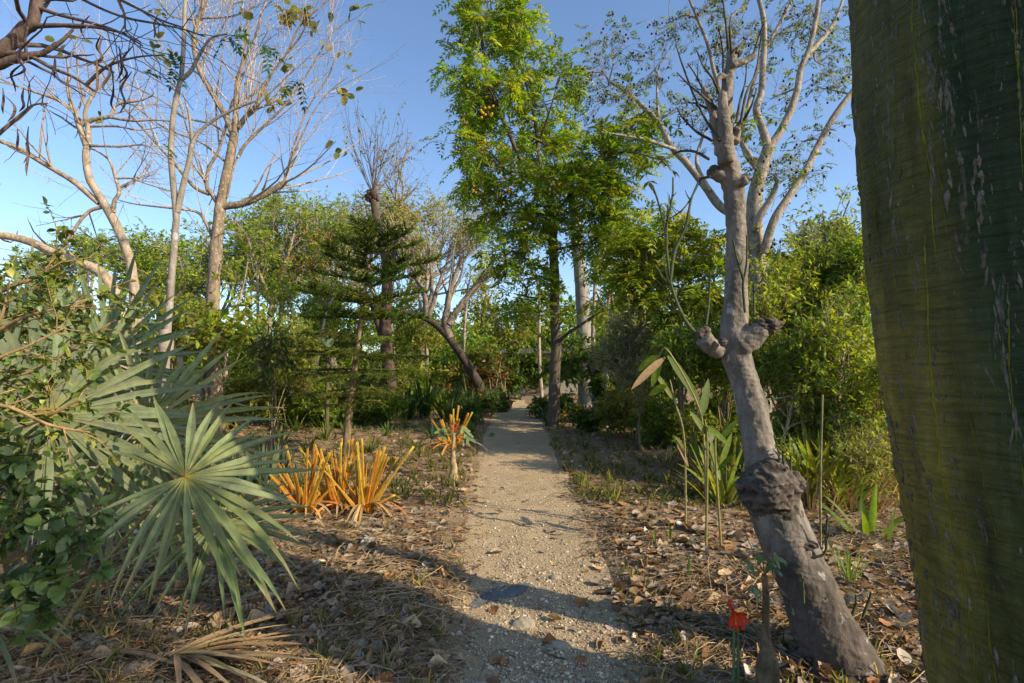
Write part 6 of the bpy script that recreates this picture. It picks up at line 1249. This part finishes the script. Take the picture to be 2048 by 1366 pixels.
for px, py, n_, L, lab in ((1640, 975, 50, .5, 'dry straw coloured stalks behind the leaning trunk, right side'), (1455, 965, 45, .42, 'dry straw coloured stalks behind the leaning trunk, left side'), (1720, 940, 40, .5, 'dry reddish stalks in front of the hedge by the massive trunk'), (1560, 950, 60, .55, 'tangle of dry stalks directly behind the gnarled collar'), (1680, 960, 60, .5, 'tangle of dry stalks between hedge and litter, nearest the massive trunk'), (1400, 945, 50, .45, 'dry stalks among the tall ginger stems'), (1620, 1005, 60, .5, 'dry stalks in front of the tallest sunlit lance leaves'), (1700, 1010, 60, .45, 'dry orange stalks lying below the bare stake toward the massive trunk'), (1450, 990, 50, .45, 'dry stalks touching the left side of the gnarled collar'), (1330, 930, 40, .35, 'sparse dry stalks between the path and the ginger stems'), (1750, 985, 50, .5, 'dry stalks half hidden by the massive trunk')):
    straplant('dry_stalks', lab, px, py, int(n_ * 1.6), L, .008, [(.5, .34, .15), (.42, .25, .1), (.36, .27, .15)], .9, 1.1, group='clumps of dry stalks', spread=.3, mat='dead')
o = twig_plant('bare_stake', 'thin straight bare green stake standing right of the leaning trunk', [P(1640, 1060, 4.2), P(1641, 950, 4.2), P(1643, 860, 4.2), P(1645, 790, 4.2)], [.009, .008], (.2, .19, .1))
for px, py, h, lab in ((1310, 1090, .16, 'single green blade sprouting right of the path, left of two'), (1340, 1075, .2, 'single green blade sprouting right of the path, right of two'), (1376, 1150, .17, 'single green blade beside the long shadow of the leaning trunk')):
    straplant('green_sprout', lab, px, py, 3, h, .01, [(.13, .2, .04)], .25, .2, group='single green sprouts', spread=.01)
straplant('grass_tuft', 'fresh green grass tuft right of the base of the leaning trunk', 1700, 1175, 30, .3, .005, [(.13, .2, .05), (.17, .22, .07)], .5, .7, spread=.05)
# path edge plants
for px, d_, r_, lab, fl in ((965, 15, 40, 'low green plant with red flowers on the left edge of the path', 1), (1135, 13.4, 34, 'low green plant with red flowers right of the tall tree trunk', 1), (1082, 14.5, 28, 'low leafy plant on the right edge of the path before the tall tree', 0), (935, 12.5, 30, 'low grey green plant left of the path behind the cut plant', 0), (1160, 11.5, 30, 'small thistly plant right of the blue green rosette', 1), (900, 17, 40, 'low leafy plant among the strap leaves', 1), (1000, 16.5, 24, 'small leafy plant left of the path near the flower pot', 0)):
    o = bush('edging_plant', lab, px, d_, ring(px, 730 + 1536 / d_ - r_ * .8, d_, 4, r_ * .7, r_ * .5, r_ * .55, px, .1), DARKG + [(.09, .14, .07)], style='oval', size=(.07, .14), wid=.45, nsub=10, ntw=4, nl=5, twl=(.1, .25), cat='plant', group='low plants along the path', r=.01)
    if fl:
        for q in range(5):
            fm = MB(); put(fm, TM['round'], P(px + RS.uniform(-r_, r_), 730 + 1536 / d_ - r_ * RS.uniform(1., 1.9), d_ - .2) + RS.normal(size=(6, 3)) * .025, RS.normal(size=(6, 3)), A3(0, 0, 1) + RS.normal(size=(6, 3)), .045, .7, tints([(.5, .08, .045)], 6)); fm.build('flower', M['petal'], o[0])
p = gb_(1016, 808, 17.5); o = thing('flower_pot', 'small reddish clay flower pot on the left edge of the path', 'pot', p); b = MB(); q = [p, p + A3(0, 0, .02), p + A3(0, 0, .24), p + A3(0, 0, .25), p + A3(0, 0, .3), p + A3(0, 0, .305)]
tube(b, q, [.11, .12, .16, .185, .19, .15], 18, (.3, .13, .08), n=24); b.build('pot', M['dirt'], o); b = MB()
for k in range(14): a = RS.uniform(0, 6.28); strap(b, p + A3(0, 0, .27), A3(math.cos(a) * .7, math.sin(a) * .7, 1), .4, .02, (.08, .13, .03), 1., 6)
b.build('leaf', M['leaf'], o)
bpy.context.view_layer.update()
